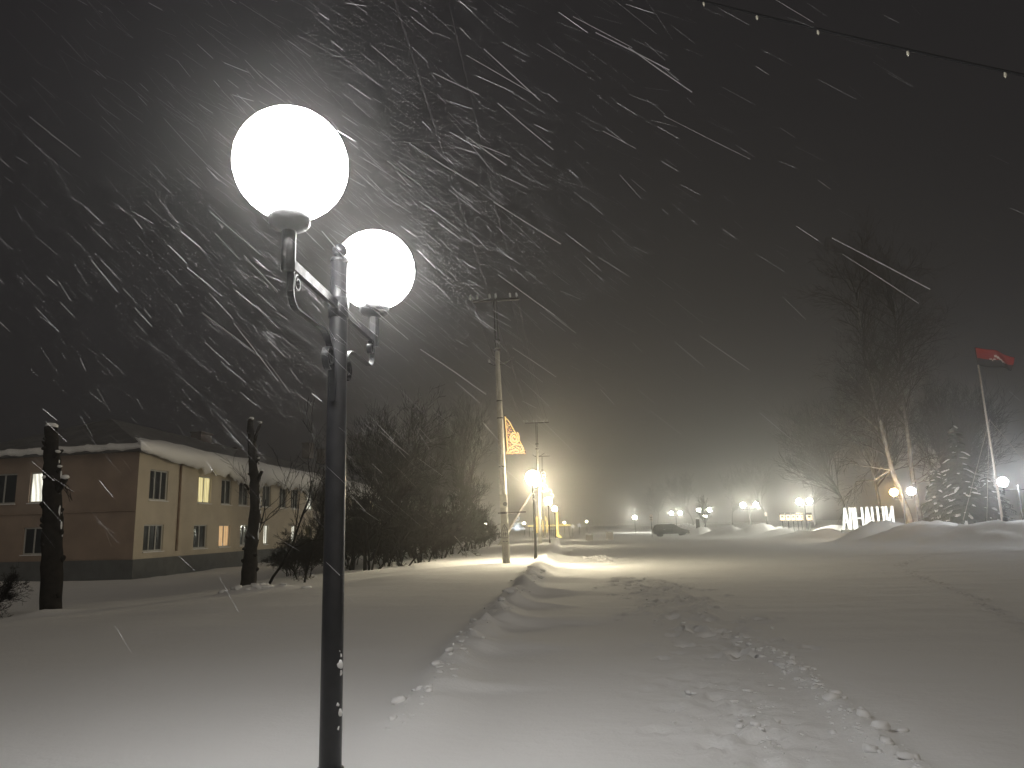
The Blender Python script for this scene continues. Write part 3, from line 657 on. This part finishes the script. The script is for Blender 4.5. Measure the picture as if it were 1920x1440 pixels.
def bare_tree(seed, ht, rad, nb=(9, 7, 6, 4), maxl=4, spread=.75, up=.10, trunks=1, label='', group=None, name='bare_tree', bark='bark', twig='twig', cat='tree', twigr=.007):
    random.seed(seed); r = empty(name, (0, 0, 0), label, cat, group); t = MB(); c = MB()
    for k in range(trunks):
        a = random.uniform(0, 6.28); ln = 0 if trunks == 1 else random.uniform(.15, .55)
        grow(t, c, (.15*math.cos(a)*(trunks > 1), .15*math.sin(a)*(trunks > 1), -.3), (ln*math.cos(a), ln*math.sin(a), 1), ht*random.uniform(.55, .7), rad, 0, maxl, nb, spread, up, twigr=twigr)
    t.build('trunk', M[bark], r, True); c.build('crown', M[twig], r)
    return r
def place(o, px, Yd, rz=0, s=1, label=None, ground=True, py=1000):
    p = P(px, py, Yd); o.location = (float(p[0]), Yd, hz(p[0], Yd)-.05 if ground else 0); o.rotation_euler.z = rz; o.scale = (s, s, s)
    if label: o['label'] = label
    return o
# lopped trunks
def stump(px0, py0, Yd, path, rads, label, knobs):
    base = P(px0, py0, Yd); o_ = Vector((base[0], Yd, 0)); r = empty('lopped_tree', o_, label, 'tree', 'lopped trunks in the yard')
    pts = [Vector(P(x, y, Yd))-o_ for x, y in path]; pts[0].z = -.4
    pts2 = []; rr = []
    for i in range(len(pts)-1):
        for k in range(6):
            f_ = k/6; pts2.append(pts[i].lerp(pts[i+1], f_)+Vector((random.uniform(-.02, .02), random.uniform(-.02, .02), 0))); rr.append((rads[i]*(1-f_)+rads[i+1]*f_)*random.uniform(.94, 1.08))
    pts2.append(pts[-1]); rr.append(rads[-1])
    b = MB(); b.tube(pts2, rr, 12)
    for k in range(26):
        i = random.randint(2, len(pts2)-2); a = random.uniform(0, 6.28); d = Vector((math.cos(a), math.sin(a), random.uniform(-.2, .8))); q_ = pts2[i]+d*rr[i]*.7; b.tube([q_, q_+d*rr[i]*.35, q_+d*rr[i]*random.uniform(.4, .7)], [rr[i]*.38, rr[i]*.3, rr[i]*.12], 7)
    b.build('trunk', M['bark'], r, True)
    for i, (x, y, x2, y2, rd) in enumerate(knobs):
        b = MB(); a, e = Vector(P(x, y, Yd))-o_, Vector(P(x2, y2, Yd-.15))-o_; b.tube([a, a.lerp(e, .6)+Vector((0, 0, .02)), e], [rd*1.2, rd, rd*.9], 8); bo = b.build('branch_stub', M['bark'], r, True)
        b = MB(); b.ball(e+Vector((0, 0, .05)), rd*1.15, 8, .6, .15); b.build('snow_cap', M['snow'], bo, True)
    b = MB()
    for k in range(9):
        i = random.randint(8, len(pts2)-3); a = random.uniform(-.25, .15); q_ = pts2[i]+Vector((math.cos(a), math.sin(a), 0))*rr[i]*.97; k0 = len(b.v); b.ball((0, 0, 0), random.uniform(.03, .055), 8, random.uniform(1.6, 3.6), .4)
        for j in range(k0, len(b.v)): b.v[j] = (q_.x+b.v[j][0]*.55, q_.y+b.v[j][1]*.6, q_.z+b.v[j][2])
    b.build('snow_crust', M['snow'], r, True)['kind'] = 'stuff'
    b = MB(); b.ball(pts[-1]+Vector((.03, 0, .02)), rads[-1]*1.0, 10, .55, .12); b.build('snow_cap', M['snow'], r, True)
    return r
random.seed(3)
st1 = stump(97, 1132, 18.9, [(97, 1136), (98, 1040), (98, 960), (97, 880), (95, 800)], [.27, .235, .235, .20, .155], 'thick lopped trunk with snow on its stubs in front of the lit window', [(104, 925, 122, 898, .09), (90, 872, 108, 850, .06), (88, 905, 84, 898, .07), (105, 890, 112, 878, .055)])
st2 = stump(464, 1108, 21.9, [(462, 1112), (470, 1040), (479, 960), (478, 900), (474, 850), (469, 786)], [.225, .20, .16, .14, .135, .085], 'slimmer lopped trunk with upright stub against the house wall', [(476, 830, 488, 795, .045), (482, 905, 491, 884, .05), (466, 918, 458, 908, .03), (480, 868, 485, 862, .035)])
# twiggy side shoots of the first trunk
b = MB(); random.seed(9)
for k in range(7):
    a = Vector(P(118, 905, 18.8))-Vector(st1.location); b.tube([a, a+Vector((random.uniform(0, .25), random.uniform(-.2, .1), -.1)), a+Vector((random.uniform(.1, .4), random.uniform(-.2, .2), random.uniform(-.5, -.15)))], [.012, .009, .005], 4)
b.build('twigs', M['twig'], st1)
# saplings beside the second trunk
sap = [(487, 22.0, 3.3, .04, 'thin bare sapling close to the slimmer lopped trunk'), (500, 21.6, 3.6, .045, 'crooked bare sapling leaning right from the slimmer lopped trunk'), (572, 24.5, 2.9, .04, 'small bare sapling just left of the near lamp post')]
for i, (px, Yd, ht, rd, lb) in enumerate(sap):
    random.seed(40+i); t = MB(); c = MB(); r = empty('sapling', (0, 0, 0), lb, 'sapling', 'saplings in the yard')
    grow(t, c, (0, 0, -.2), ((0, .05, 1), (.75, 0, 1), (.15, 0, 1))[i], ht, rd, 0, 3, (5, 4, 3, 2), .6, .10, .16, 7, .005)
    t.build('trunk', M['twig'], r, True); c.build('crown', M['twig'], r); place(r, px, Yd)
# bare bushes and thicket between yard and street
bushA = bare_tree(21, 3.4, .05, (6, 6, 5, 3), 4, .55, .06, 5, 'x', 'bare bushes in the thicket', 'bush', 'twig', 'twig', 'bush')
bushB = bare_tree(22, 2.4, .04, (7, 6, 5, 3), 4, .65, .05, 6, 'x', 'bare bushes in the thicket', 'bush', 'twig', 'twig', 'bush')
treeA = bare_tree(23, 7.2, .15, (12, 8, 7, 4), 4, .62, .12, 1, 'x', 'bare trees in the thicket')
treeB = bare_tree(24, 7.5, .13, (13, 8, 7, 4), 4, .5, .14, 1, 'x', 'bare trees in the thicket')
tall = bare_tree(25, 17, .24, (22, 9, 7, 4), 4, .5, .12, 1, 'x', 'tall trees beyond the square', twigr=.012)
used = set()
def inst(proto, *a, **k):
    if proto.name in used: o = copy_tree(proto)
    else: o = proto; used.add(proto.name)
    return place(o, *a, **k)
TH = 'bare dark bush in the snowy thicket right of the near lamp post'
random.seed(2)
for px, Yd in ((655, 30), (690, 29), (722, 31), (755, 30.5), (790, 33), (700, 35), (660, 37), (745, 37), (825, 38), (850, 42), (775, 41), (805, 46), (870, 47), (890, 52), (840, 54), (640, 33), (910, 56)):
    inst(random.choice((bushA, bushB)), px, Yd, random.uniform(0, 6), random.uniform(.75, 1.15), TH)
TT = 'bare dark tree rising from the thicket beside the house'
inst(treeA, 722, 38, .4, 1.02, 'spreading bare tree, highest in front of the far house end')
inst(treeB, 778, 42, 1.9, .95, 'bare tree with a rounded crown just right of the spreading one')
for px, Yd, s in ((690, 44, .75), (750, 50, .85), (825, 52, .75), (850, 62, .85), (655, 52, .8)):
    inst(random.choice((treeA, treeB)), px, Yd, random.uniform(0, 6), s, TT)
inst(bushB, 572, 27, 1, .8, 'low bare bush at the house wall left of the near lamp post'); inst(bushB, 545, 30, 2, .6, 'smallest bare bush at the plinth of the house')
inst(bushB, -18, 18.5, 2, .55, 'low dark bush cut by the left picture edge')
for px, Yd, s, lb in ((900, 92, .85, 'tall bare tree directly behind the concrete pole'), (845, 100, .7, 'tall bare tree fading into haze left of the concrete pole'), (790, 110, .7, 'tall bare tree fading into haze above the thicket')):
    inst(tall, px, Yd, random.uniform(0, 6), s, lb)
for px, Yd, s in ((1300, 260, .9), (1375, 240, .85), (1440, 225, .9), (1530, 190, 1.0), (1590, 120, 1.0), (1655, 100, 1.05), (1745, 92, .85), (1800, 90, .8), (1235, 280, .8)):
    inst(tall, px, Yd, random.uniform(0, 6), s, 'bare tree standing dark in the haze beyond the square')
# birches with hand-laid trunks
def birch(path, Yd, rad, label, seed, boughs, crown_top):
    random.seed(seed); o_ = Vector(P(*path[0], Yd)); o_.z = 0; r = empty('birch', o_, label, 'tree', 'birches behind the lit letters'); t = MB(); c = MB()
    pts = [Vector(P(x, y, Yd+.4*math.sin(i)))-o_ for i, (x, y) in enumerate(path)]; pts[0].z = -.3
    n = len(pts); rs = [rad*(1-.86*i/(n-1)) for i in range(n)]; t.tube(pts, rs, 9)
    for bpts in boughs:
        dd = random.uniform(-2.0, 2.0); q_ = [Vector(P(x, y, Yd+dd*i/(len(bpts)-1)))-o_ for i, (x, y) in enumerate(bpts)]
        t.tube(q_, [rad*.30*(1-.75*i/(len(q_)-1)) for i in range(len(q_))], 6)
        for k in range(7):
            f_ = random.uniform(.3, 1)*(len(q_)-1); i = min(int(f_), len(q_)-2); a = q_[i].lerp(q_[i+1], f_-i); d = (q_[i+1]-q_[i]).normalized()+Vector((random.gauss(0, .6), random.gauss(0, .6), random.gauss(.0, .5)))
            grow(c, c, a, d, random.uniform(.8, 1.9), .022, 2, 4, (0, 0, 4, 4), .5, -.04, .15, 4, .008)
    for i in range(int(n*4.5)):
        f_ = random.uniform(.38, 1)*(n-1); k = min(int(f_), n-2); a = pts[k].lerp(pts[k+1], f_-k); an = random.uniform(0, 6.28)
        d = Vector((math.cos(an), math.sin(an), random.uniform(.9, 2.4)))
        grow(c, c, a, d, random.uniform(2.6, 6.4)*(1.2-.5*f_/n), .05, 1, 4, (0, 6, 5, 3), .5, .03, .17, 6, .007)
    t.build('trunk', M['birch'], r, True); c.build('crown', M['birchtwig'], r); return r
birch([(1716, 992), (1700, 955), (1690, 930), (1672, 880), (1661, 835), (1650, 790), (1640, 750), (1624, 670), (1612, 610), (1605, 545)], 63, .26, 'left leaning birch forked above the orange and white lamp', 61,
      [[(1676, 882), (1640, 876), (1610, 872), (1582, 855)], [(1653, 820), (1630, 806), (1595, 797)], [(1650, 808), (1625, 785), (1600, 765)], [(1642, 760), (1620, 730), (1595, 705), (1580, 680)], [(1672, 878), (1640, 900), (1605, 903), (1596, 925)]], 540)
birch([(1730, 990), (1724, 962), (1711, 895), (1704, 830), (1699, 790), (1690, 745), (1686, 700), (1684, 650), (1678, 590), (1672, 540)], 65, .22, 'right hand birch, straighter, its boughs reaching towards the flagpole', 62,
      [[(1708, 880), (1730, 860), (1770, 845)], [(1710, 905), (1735, 890), (1772, 850)], [(1690, 745), (1698, 715), (1706, 640)], [(1690, 750), (1668, 715), (1655, 690), (1632, 655)], [(1712, 910), (1735, 900), (1752, 880)]], 540)
inst(treeB, 1322, 118, .2, .62, 'pale bare tree whose trunk rises from the twin lamp behind the car')
# spruces
def spruce(seed, ht, wid, label):
    random.seed(seed); r = empty('spruce', (0, 0, 0), label, 'tree', 'snowy spruces by the flagpole'); t = MB(); c = MB(); s = c
    t.tube([(0, 0, -.3), (0, 0, ht*.5), (0, 0, ht)], [.2, .12, .02], 8)
    z = ht*.06
    while z < ht*.97:
        f_ = 1-z/ht; L_ = wid*(f_**.8)*random.uniform(.8, 1.1)+.15; nb = max(4, int(9*f_)+3); a0 = random.uniform(0, 6)
        for k in range(nb):
            a = a0+k*6.283/nb+random.uniform(-.25, .25); l = L_*random.uniform(.55, 1.25); dr = random.uniform(.25, .55)*l
            dx, dy = math.cos(a), math.sin(a); pts = [Vector((dx*l*u, dy*l*u, z+.15*l*u-dr*u*u)) for u in (0, .25, .5, .75, 1)]
            c.tube(pts, [.035, .03, .022, .015, .006], 3)
            sx, sy = -dy, dx
            for u in np.arange(.12, 1, .07):
                i = min(int(u*4), 3); q_ = pts[i].lerp(pts[i+1], u*4-i)
                for sd in (-1, 1):
                    w = (.16+.34*l*.5*(1-abs(u-.45)))*random.uniform(.6, 1.2)
                    e = q_+Vector((sx*sd*w+dx*w*.5, sy*sd*w+dy*w*.5, -.45*w-random.uniform(0, .15))); m_ = q_+Vector((dx*.11, dy*.11, -.03)); h_ = q_+Vector((dx*.03, dy*.03, -.22-random.uniform(0, .15)))
                    c.add([q_, m_, e], [(0, 1, 2)]); c.add([q_, e.lerp(h_, .4)+Vector((0, 0, -.08)), h_], [(0, 1, 2)])
            if random.random() < .42:
                u0 = random.uniform(.35, .75); n_ = random.randint(2, 4)
                for q in range(n_):
                    u = min(u0+q*.09, .97); i = min(int(u*4), 3); q_ = pts[i].lerp(pts[i+1], u*4-i); dirv = (pts[i+1]-pts[i]).normalized(); k0 = len(s.v)
                    rr_ = random.uniform(.07, .19)*(.6+.4*l/wid); s.ball((0, 0, 0), rr_, 7, .45, .3, 1); ang = math.atan2(dirv.y, dirv.x); sl_ = dirv.z/max(.2, math.hypot(dirv.x, dirv.y))
                    for j in range(k0, len(s.v)):
                        vx, vy, vz = s.v[j]; vx *= 1.7; s.v[j] = (q_.x+vx*math.cos(ang)-vy*math.sin(ang), q_.y+vx*math.sin(ang)+vy*math.cos(ang), q_.z+.05+vz+vx*sl_)
        z += ht*.045*random.uniform(.8, 1.2)
    t.build('trunk', M['bark'], r, True); c.build('crown', [M['spruce'], M['snow']], r); return r
sp1 = spruce(71, 9.2, 2.5, 'tall snow-laden spruce just left of the flagpole'); place(sp1, 1815, 62)
sp2 = spruce(72, 5.6, 2.3, 'lower snow-laden spruce between the birches and the flagpole'); place(sp2, 1768, 64)
sp3 = spruce(73, 5.0, 2.4, 'dark spruce behind the flagpole foot'); place(sp3, 1862, 66)

# ------------------------------------------------------------------ flagpole, wall, lit letters
FY = 55; fb = Vector(P(1881, 986, FY)); o_ = Vector((fb.x, FY, .2)); r = empty('flagpole', o_, 'tall white flagpole with guy wires in front of the spruce', 'flagpole')
ft = Vector(P(1834, 684, FY)); f2 = Vector(P(1828, 652, FY))
b = MB(); b.tube([Vector(P(1880, 978, FY))-o_, ft-o_], [.085, .06], 10); b.build('pole', M['polewhite'], r, True)
b = MB(); b.tube([fb-o_+Vector((0, 0, -.6)), Vector(P(1880, 970, FY))-o_], .105, 10); b.build('socket', M['steel'], r, True)
b = MB(); b.tube([ft-o_, f2-o_], .035, 8); b.build('top_staff', M['steel'], r, True)
mid = Vector(P(1855, 787, FY))
for e in (P(1990, 945, 54), P(1806, 975, 57), P(1850, 986, 58)):
    b = MB(); b.tube([mid-o_, Vector(e)-o_], .012, 5); b.build('guy_wire', M['polewhite'], r)
# flag
Wf, Hf, nxf, nyf = 2.75, 1.35, 36, 14; b = MB(); vs_ = []; ud = (f2-ft).normalized()
for j in range(nyf+1):
    for i in range(nxf+1):
        u = i/nxf; v = j/nyf
        x = u*Wf*(.98-.10*(1-v)*u); sag = -.50*u-.25*u*u*(1-v); wave = .22*math.sin(u*8+v*1.2)*u**.6+.08*math.sin(u*15+v*4)*u
        hh = Hf*(v-.5)*(1-.50*u*u)
        p = ft.lerp(f2, .5)-o_*0+Vector((0, 0, 0)); p = p+ud*hh+Vector((x, wave, sag+.05*math.sin(u*10+2)*u)); vs_.append(p-ft)
fs_ = []; mi = []
for j in range(nyf):
    for i in range(nxf):
        k = j*(nxf+1)+i; fs_.append((k, k+1, k+nxf+2, k+nxf+1)); u = i/nxf; v = (j+.5)/nyf
        em = (abs(v-.50+(u-.56)*1.5) < .07 and .44 < u < .66) or (abs(v-.40) < .05 and .60 < u < .76) or (.33 < u < .47 and abs(v-.44-.03*math.sin(u*60)) < .03)
        mi.append(2 if em else (0 if v > .46 else 1))
b.add(vs_, fs_); b.m = mi
fl = b.build('flag', [M['red'], M['blackcloth'], M['whitecloth']], None, True); fl.location = ft
md = fl.modifiers.new('thickness', 'SOLIDIFY'); md.thickness = .006
tag(fl, 'red over black flag with a pale mark streaming from the white flagpole', 'flag')
a = P(1738, 985, 57); e = P(2050, 972, 53)
r = empty('low_wall', ((a[0]+e[0])/2, (a[1]+e[1])/2, 0), 'long low grey wall behind the snow banks under the flagpole', 'wall'); dx, dy = e[0]-a[0], e[1]-a[1]; an = math.atan2(dy, dx); ln = math.hypot(dx, dy); r.rotation_euler.z = an
b = MB(); b.box((0, 0, .2), (ln, .35, 1.1)); b.build('wall_body', M['wallgrey'], r)
b = MB(); b.box((0, 0, .80), (ln+.1, .48, .10)); b.build('coping', M['wallgrey'], r)
# lit letters
LYD = 55.0; sc_ = LYD/F
r = empty('letter_sign', P(1580, 995, LYD), 'row of big backlit white letters half buried in a snow heap', 'sign'); o_ = Vector(r.location)
def letter(name, strokes, x0, w, y_top, hgt):
    b = MB()
    for st in strokes:
        ax, ay, bx, by, t = st; a = Vector((x0+ax*w, y_top+(ay-1)*hgt)); e = Vector((x0+bx*w, y_top+(by-1)*hgt))
        if abs(by-ay) < .01: poly = [(a.x, a.y-t/2), (e.x, e.y-t/2), (e.x, e.y+t/2), (a.x, a.y+t/2)]
        else: poly = [(a.x-t/2, a.y), (a.x+t/2, a.y), (e.x+t/2, e.y), (e.x-t/2, e.y)]
        o2 = Vector((0, -.02*random.random(), 0)); b.prism([p_ for p_ in poly], o2, (1, 0, 0), (0, 0, 1), -.12)
    return b.build(name, M['sign'], r)
def lx(px): return (px-1580)*sc_
ztop = float(P(1580, 952.5, LYD)[2])-o_.z; HT = 1.5; tk = .105
SA = lambda: [(.12, 0, .5, 1, tk*1.1), (.88, 0, .5, 1, tk*1.1), (.2, .32, .8, .32, tk*.8)]
SL = lambda: [(.12, 0, .30, 1, tk), (.88, 0, .88, 1, tk), (.25, .95, .9, .95, tk*.9)]
SN = lambda: [(.12, 0, .12, 1, tk), (.88, 0, .88, 1, tk), (.12, .5, .88, .5, tk*.9)]
SS = lambda: [(.08, 0, .08, 1, tk), (.5, 0, .5, 1, tk), (.92, 0, .92, 1, tk), (.08, .05, .92, .05, tk)]
SI = lambda: [(.12, 0, .12, 1, tk), (.86, 0, .86, 1, tk*1.2), (.12, .12, .86, .88, tk*1.1)]
for nm, st, a, e in (('letter', SA(), 1581, 1595), ('letter', SL(), 1594.5, 1603), ('letter', SN(), 1604.5, 1620), ('letter', SA(), 1621, 1633.5), ('letter', SS(), 1634, 1657), ('letter', SI(), 1659, 1673)):
    dz = float(P(a, 952.5-.15*(a-1580)/10, LYD)[2])-o_.z-ztop+.05*(a-1580)*sc_*.5
    letter(nm, st, lx(a), lx(e)-lx(a), ztop+dz, HT)
b = MB(); b.box(((lx(1672))/2, .16, ztop-HT-.1), (lx(1674), .2, .2)); b.build('plinth', M['signside'], r)
b = MB(); b.box((lx(1627), .14, ztop-.45), (lx(1672)-lx(1582), .03, .05)); b.box((lx(1627), .14, ztop-1.3), (lx(1672)-lx(1582), .03, .05)); b.build('mounting_rail', M['signside'], r)
# yellow lit frames
YD = 90; s9 = YD/F
for i, (px, w, tall_) in enumerate(((1467.5, 8.5, 0), (1478.5, 8, 0), (1488, 7, 0), (1496.5, 6.5, 1), (1503.5, 5, 1), (1518, 10, 0))):
    o_ = Vector(P(px, 976, YD)); r = empty('lit_box', o_, '%s yellow lit box in the row above the snow heaps' % ['leftmost broad', 'second from left', 'third from left', 'taller', 'narrowest', 'rightmost broad'][i], 'light decoration', 'yellow lit boxes')
    w *= s9; h_ = .60
    b = MB()
    for k in (-1, 1): b.box((k*w*.38, 0, h_*.55), (w*.18, .12, h_))
    b.box((-w*.2, .0, h_*1.0), (w*.3, .10, .11), 0); b.box((w*.2, 0, h_*.98), (w*.3, .10, .11))
    if tall_: b.box((0, .0, h_*1.35), (w*.8, .11, .13))
    b.box((0, .03, h_*.30), (w*.5, .05, h_*.5)); b.build('lit_face', M['yellow_sign'], r)
    b = MB(); b.box((0, .12, h_*.7), (w*1.05, .1, h_*1.6)); b.box((0, .12, -.8), (w*.12, .1, 1.8)); b.build('backing', M['steel'], r)

# ------------------------------------------------------------------ car, road sign and small things at the end of the square
cp = P(1258, 1000, 98); car = empty('car', (cp[0], 98, hz(cp[0], 98)-.05), 'dark estate car driving through loose snow in the middle distance', 'car')
L2 = 4.5
body = [(-2.2, .35), (-2.24, .75), (-2.15, 1.02), (-1.3, 1.06), (.55, 1.05), (1.3, .98), (2.0, .84), (2.22, .68), (2.25, .35)]
cab = [(-2.12, 1.02), (-1.95, 1.45), (-1.6, 1.58), (-.2, 1.62), (.35, 1.55), (1.2, 1.0)]
b = MB(); b.prism(body, (0, .86, 0), (1, 0, 0), (0, 0, 1), 1.72); bo = b.build('body', M['carpaint'], car)
b = MB(); b.prism(cab, (0, .74, 0), (1, 0, 0), (0, 0, 1), 1.48); b.build('cabin', M['carpaint'], car)
for pol in ([(-1.85, 1.08), (-1.72, 1.45), (-1.05, 1.52), (-1.0, 1.08)], [(-.92, 1.08), (-.95, 1.52), (-.25, 1.55), (-.1, 1.08)], [(0, 1.08), (-.13, 1.54), (.3, 1.49), (.95, 1.06)]):
    b = MB(); b.prism(pol, (0, -.735, 0), (1, 0, 0), (0, 0, 1), .012); b.build('side_window', M['carglass'], car)
b = MB(); b.add([(.42, -.62, 1.53), (1.18, -.68, 1.02), (1.18, .68, 1.02), (.42, .62, 1.53)], [(0, 1, 2, 3)]); b.v = [(x+.02, y, z+.015) for x, y, z in b.v]; b.build('windscreen', M['carglass'], car)
for sx in (-1.4, 1.4):
    for sy in (-.78, .78):
        b = MB(); b.lathe([(.2, -.1), (.33, -.1), (.34, 0), (.33, .1), (.2, .1)], n=16); w = b.build('wheel', M['tyre'], car); w.location = (sx, sy, .34); w.rotation_euler.x = math.pi/2
for sy in (-.62, .62):
    b = MB(); b.box((2.235, sy, .70), (.06, .32, .14)); b.build('headlight', M['bulb'], car)
b = MB(); b.box((-.9, -.875, .92), (.2, .03, .04)); b.build('door_handle', M['white'], car)
b = MB(); b.box((.75, -.95, 1.08), (.14, .2, .13)); b.build('mirror', M['carpaint'], car)
b = MB(); b.ball((-.7, 0, 1.63), 1.1, 14, .06, .05); b.build('roof_snow', M['snow'], car, True)
p = P(1222, 992, 92); r = empty('road_sign', (p[0], 92, 0), 'narrow pale road sign on a thin post left of the car', 'sign')
zc = float(P(1222, 971, 92)[2])
b = MB(); b.tube([(0, 0, -.3), (0, 0, zc+.4)], .035, 6); b.build('post', M['steel'], r)
b = MB(); b.box((0, -.05, zc), (.34, .03, .82)); b.build('sign_plate', M['whitecloth'], r)
b = MB()
for k in (-.22, .05): b.box((0, -.075, zc+k), (.2, .012, .12))
b.build('sign_mark', M['ink'], r)
p = P(1451, 968, 100); r = empty('road_sign', (p[0], 100, 0), 'small square pale sign on a post right of the pair of lamps', 'sign'); zc = float(P(1436, 964, 100)[2]); r.location.x = float(P(1436, 964, 100)[0])
b = MB(); b.tube([(0, 0, -.3), (0, 0, zc+.3)], .035, 6); b.build('post', M['steel'], r)
b = MB(); b.box((0, -.05, zc), (.35, .03, .5)); b.build('sign_plate', M['whitecloth'], r)
for px, py, lb in ((1105, 1007, 'low square concrete block capped with snow on the lit road'), (1143, 1003, 'taller snow-capped concrete block right of the low one')):
    Yd = 85; p = P(px, py, Yd); r = empty('concrete_block', (p[0], Yd, 0), lb, 'concrete block', 'blocks across the street'); hh = .75 if px < 1120 else 1.0
    b = MB(); b.box((0, 0, hh/2-.1), (.75, .6, hh), .1, 0, .92); b.build('block', M['orangestone'], r)
    b = MB(); b.ball((0, 0, hh-.08), .45, 12, .4, .06); b.build('snow_cap', M['snow'], r, True)
p = P(1309, 990, 106); r = empty('bollard_post', (p[0], 106, 0), 'thick dark post standing in the snow heap right of the car', 'post')
b = MB(); b.tube([(0, 0, -.4), (0, 0, 1.0), (0, 0, 2.1)], [.3, .26, .24], 10); b.build('post', M['bark'], r, True)
b = MB(); b.ball((0, 0, 2.12), .28, 10, .5, .1); b.build('snow_cap', M['snow'], r, True)
# railing near the third lamp
r = empty('railing', (float(P(1022, 1010, 75)[0]), 75, 0), 'low metal railing in front of the yellow light columns', 'railing')
b = MB()
for zz in (.55, 1.2): b.box((0, 0, zz), (2.6, .04, .04))
b.build('rail', M['wallgrey'], r)
b = MB()
for k in range(14): b.box((-1.25+k*.192, 0, .7), (.025, .025, 1.3))
b.build('bars', M['wallgrey'], r)

# ------------------------------------------------------------------ loose snow: broken clods
random.seed(77); b = MB()
def clod(x, y, s):
    k0 = len(b.v); b.ball((0, 0, 0), s, 8, random.uniform(.4, .75), .30); a = random.uniform(0, 3.14); st = random.uniform(1, 2.0); ca, sa = math.cos(a), math.sin(a); z0 = hz(x, y)+s*random.uniform(-.05, .25)
    for i in range(k0, len(b.v)):
        vx, vy, vz = b.v[i]; vx *= st; b.v[i] = (x+vx*ca-vy*sa, y+vx*sa+vy*ca, z0+vz)
def size(lo, hi): return lo*(hi/lo)**(random.random()**2.2)
XT = lambda y: float(np.interp(y, [4, 5.5, 9.5, 11.7], [2.12, 2.24, 2.58, 2.5]))
for _ in range(190):
    y = random.uniform(4.0, 10.2); w = .05+.10*(.5+.5*math.sin(y*3.1)); clod(XT(y)+random.gauss(0, w), y, size(.008, .062))
for _ in range(70):
    y = random.uniform(4.0, 9.5); clod(XT(y)-abs(random.gauss(0, .4)), y, size(.006, .03))
for _ in range(60): clod(2.52+random.gauss(0, .12), random.gauss(10.6, .7), size(.012, .06))
for _ in range(110):
    cx, cy = random.choice(((1.2, 7.6), (1.45, 6.6), (1.0, 6.9), (1.5, 5.6), (1.25, 5.2), (1.7, 7.3))); clod(cx+random.gauss(0, .10), cy+random.gauss(0, .28), size(.006, .036))
for _ in range(60):
    y = random.uniform(6.4, 12); clod(float(XR(y))+random.gauss(.0, .08), y, size(.012, .06))
for _ in range(60):
    y = random.uniform(12, 24); clod(float(XR(y))+random.gauss(.0, .16), y, size(.02, .11))
for _ in range(90): clod(random.gauss(1.75, .35), random.gauss(36.5, .8), size(.02, .13))
for _ in range(90): clod(random.gauss(2.5, .5), random.uniform(12, 24), size(.01, .055))
for _ in range(14): clod(-8.6+random.gauss(0, .5), 21.3+random.gauss(0, .15), random.uniform(.06, .14))
tag(b.build('snow_clods', M['snow'], None, True), 'broken lumps of snow along the tracks and the ridge', 'snow lumps', None, 'stuff')

# ------------------------------------------------------------------ driven snow in the air (solid slivers lit by the lamps)
random.seed(123); b = MB()
wind = Vector((.73, -.12, -.68)).normalized()
def flake(c, ln, rd):
    d = (wind+Vector((random.gauss(0, .10), random.gauss(0, .16), random.gauss(0, .10)))).normalized()
    bend = Vector((random.gauss(0, .003), 0, random.gauss(0, .003)))*ln
    b.tube([c-d*ln*.5, c+bend, c+d*ln*.5], [rd*.8, rd, rd*.8], 3, cap=False)
for _ in range(1150):
    y = random.uniform(2.0, 15); x = random.uniform(-.72, .72)*y+.0; z = CAMH+random.uniform(-.25, .85)*y
    if z < .15 or z > 12: continue
    if (z-CAMH)/y < .06 and (x/y > -.12 or random.random() < .5): continue
    if x/y > .08 and random.random() < .5: continue
    ln = random.uniform(.10, .30)*(.75+.04*y); rd = random.choice((.00015, .0002, .0002, .0003, .0003, .0004, .0006, .0013))*(.55+.12*y)
    
    if random.random() < min(.8, .95*abs(x/y+.22)+.1): continue
    flake(Vector((x, y, z)), ln, rd)
for _ in range(2500):   # extra hair-thin flakes crowded round the near lamp to stand in for its halo
    c = Vector((-1.28, 4.3, 3.5))+Vector((random.gauss(0, .95), random.gauss(0, 1.4), random.gauss(0, .8)))
    if c.y < 1.8 or c.z < .3: continue
    flake(c, random.uniform(.06, .24), random.choice((.00008, .0001, .0001, .00012, .00015, .0002, .0003, .0007)))
for _ in range(26):   # a few flakes close to the viewer
    y = random.uniform(1.0, 1.9); flake(Vector((random.uniform(-.5, .45)*y, y, CAMH+random.uniform(.2, .75)*y)), random.uniform(.10, .22), random.uniform(.0006, .0014))
tag(b.build('falling_snow', M['flake']), 'wind-driven snow streaming down to the right through the lamp light', 'snow', None, 'stuff')

# ------------------------------------------------------------------ haze of blown snow
b = MB(); b.box((10, 170, 12), (330, 420, 31))
m = bpy.data.materials.new('snow haze'); m.use_nodes = True; t = m.node_tree; t.nodes.clear()
v = t.nodes.new('ShaderNodeVolumePrincipled'); v.inputs['Color'].default_value = (.92, .91, .90, 1); v.inputs['Density'].default_value = HAZE; v.inputs['Anisotropy'].default_value = .88
oo = t.nodes.new('ShaderNodeOutputMaterial'); t.links.new(v.outputs[0], oo.inputs['Volume'])
tag(b.build('haze', m), 'thin haze of blown snow', 'haze', None, 'stuff')
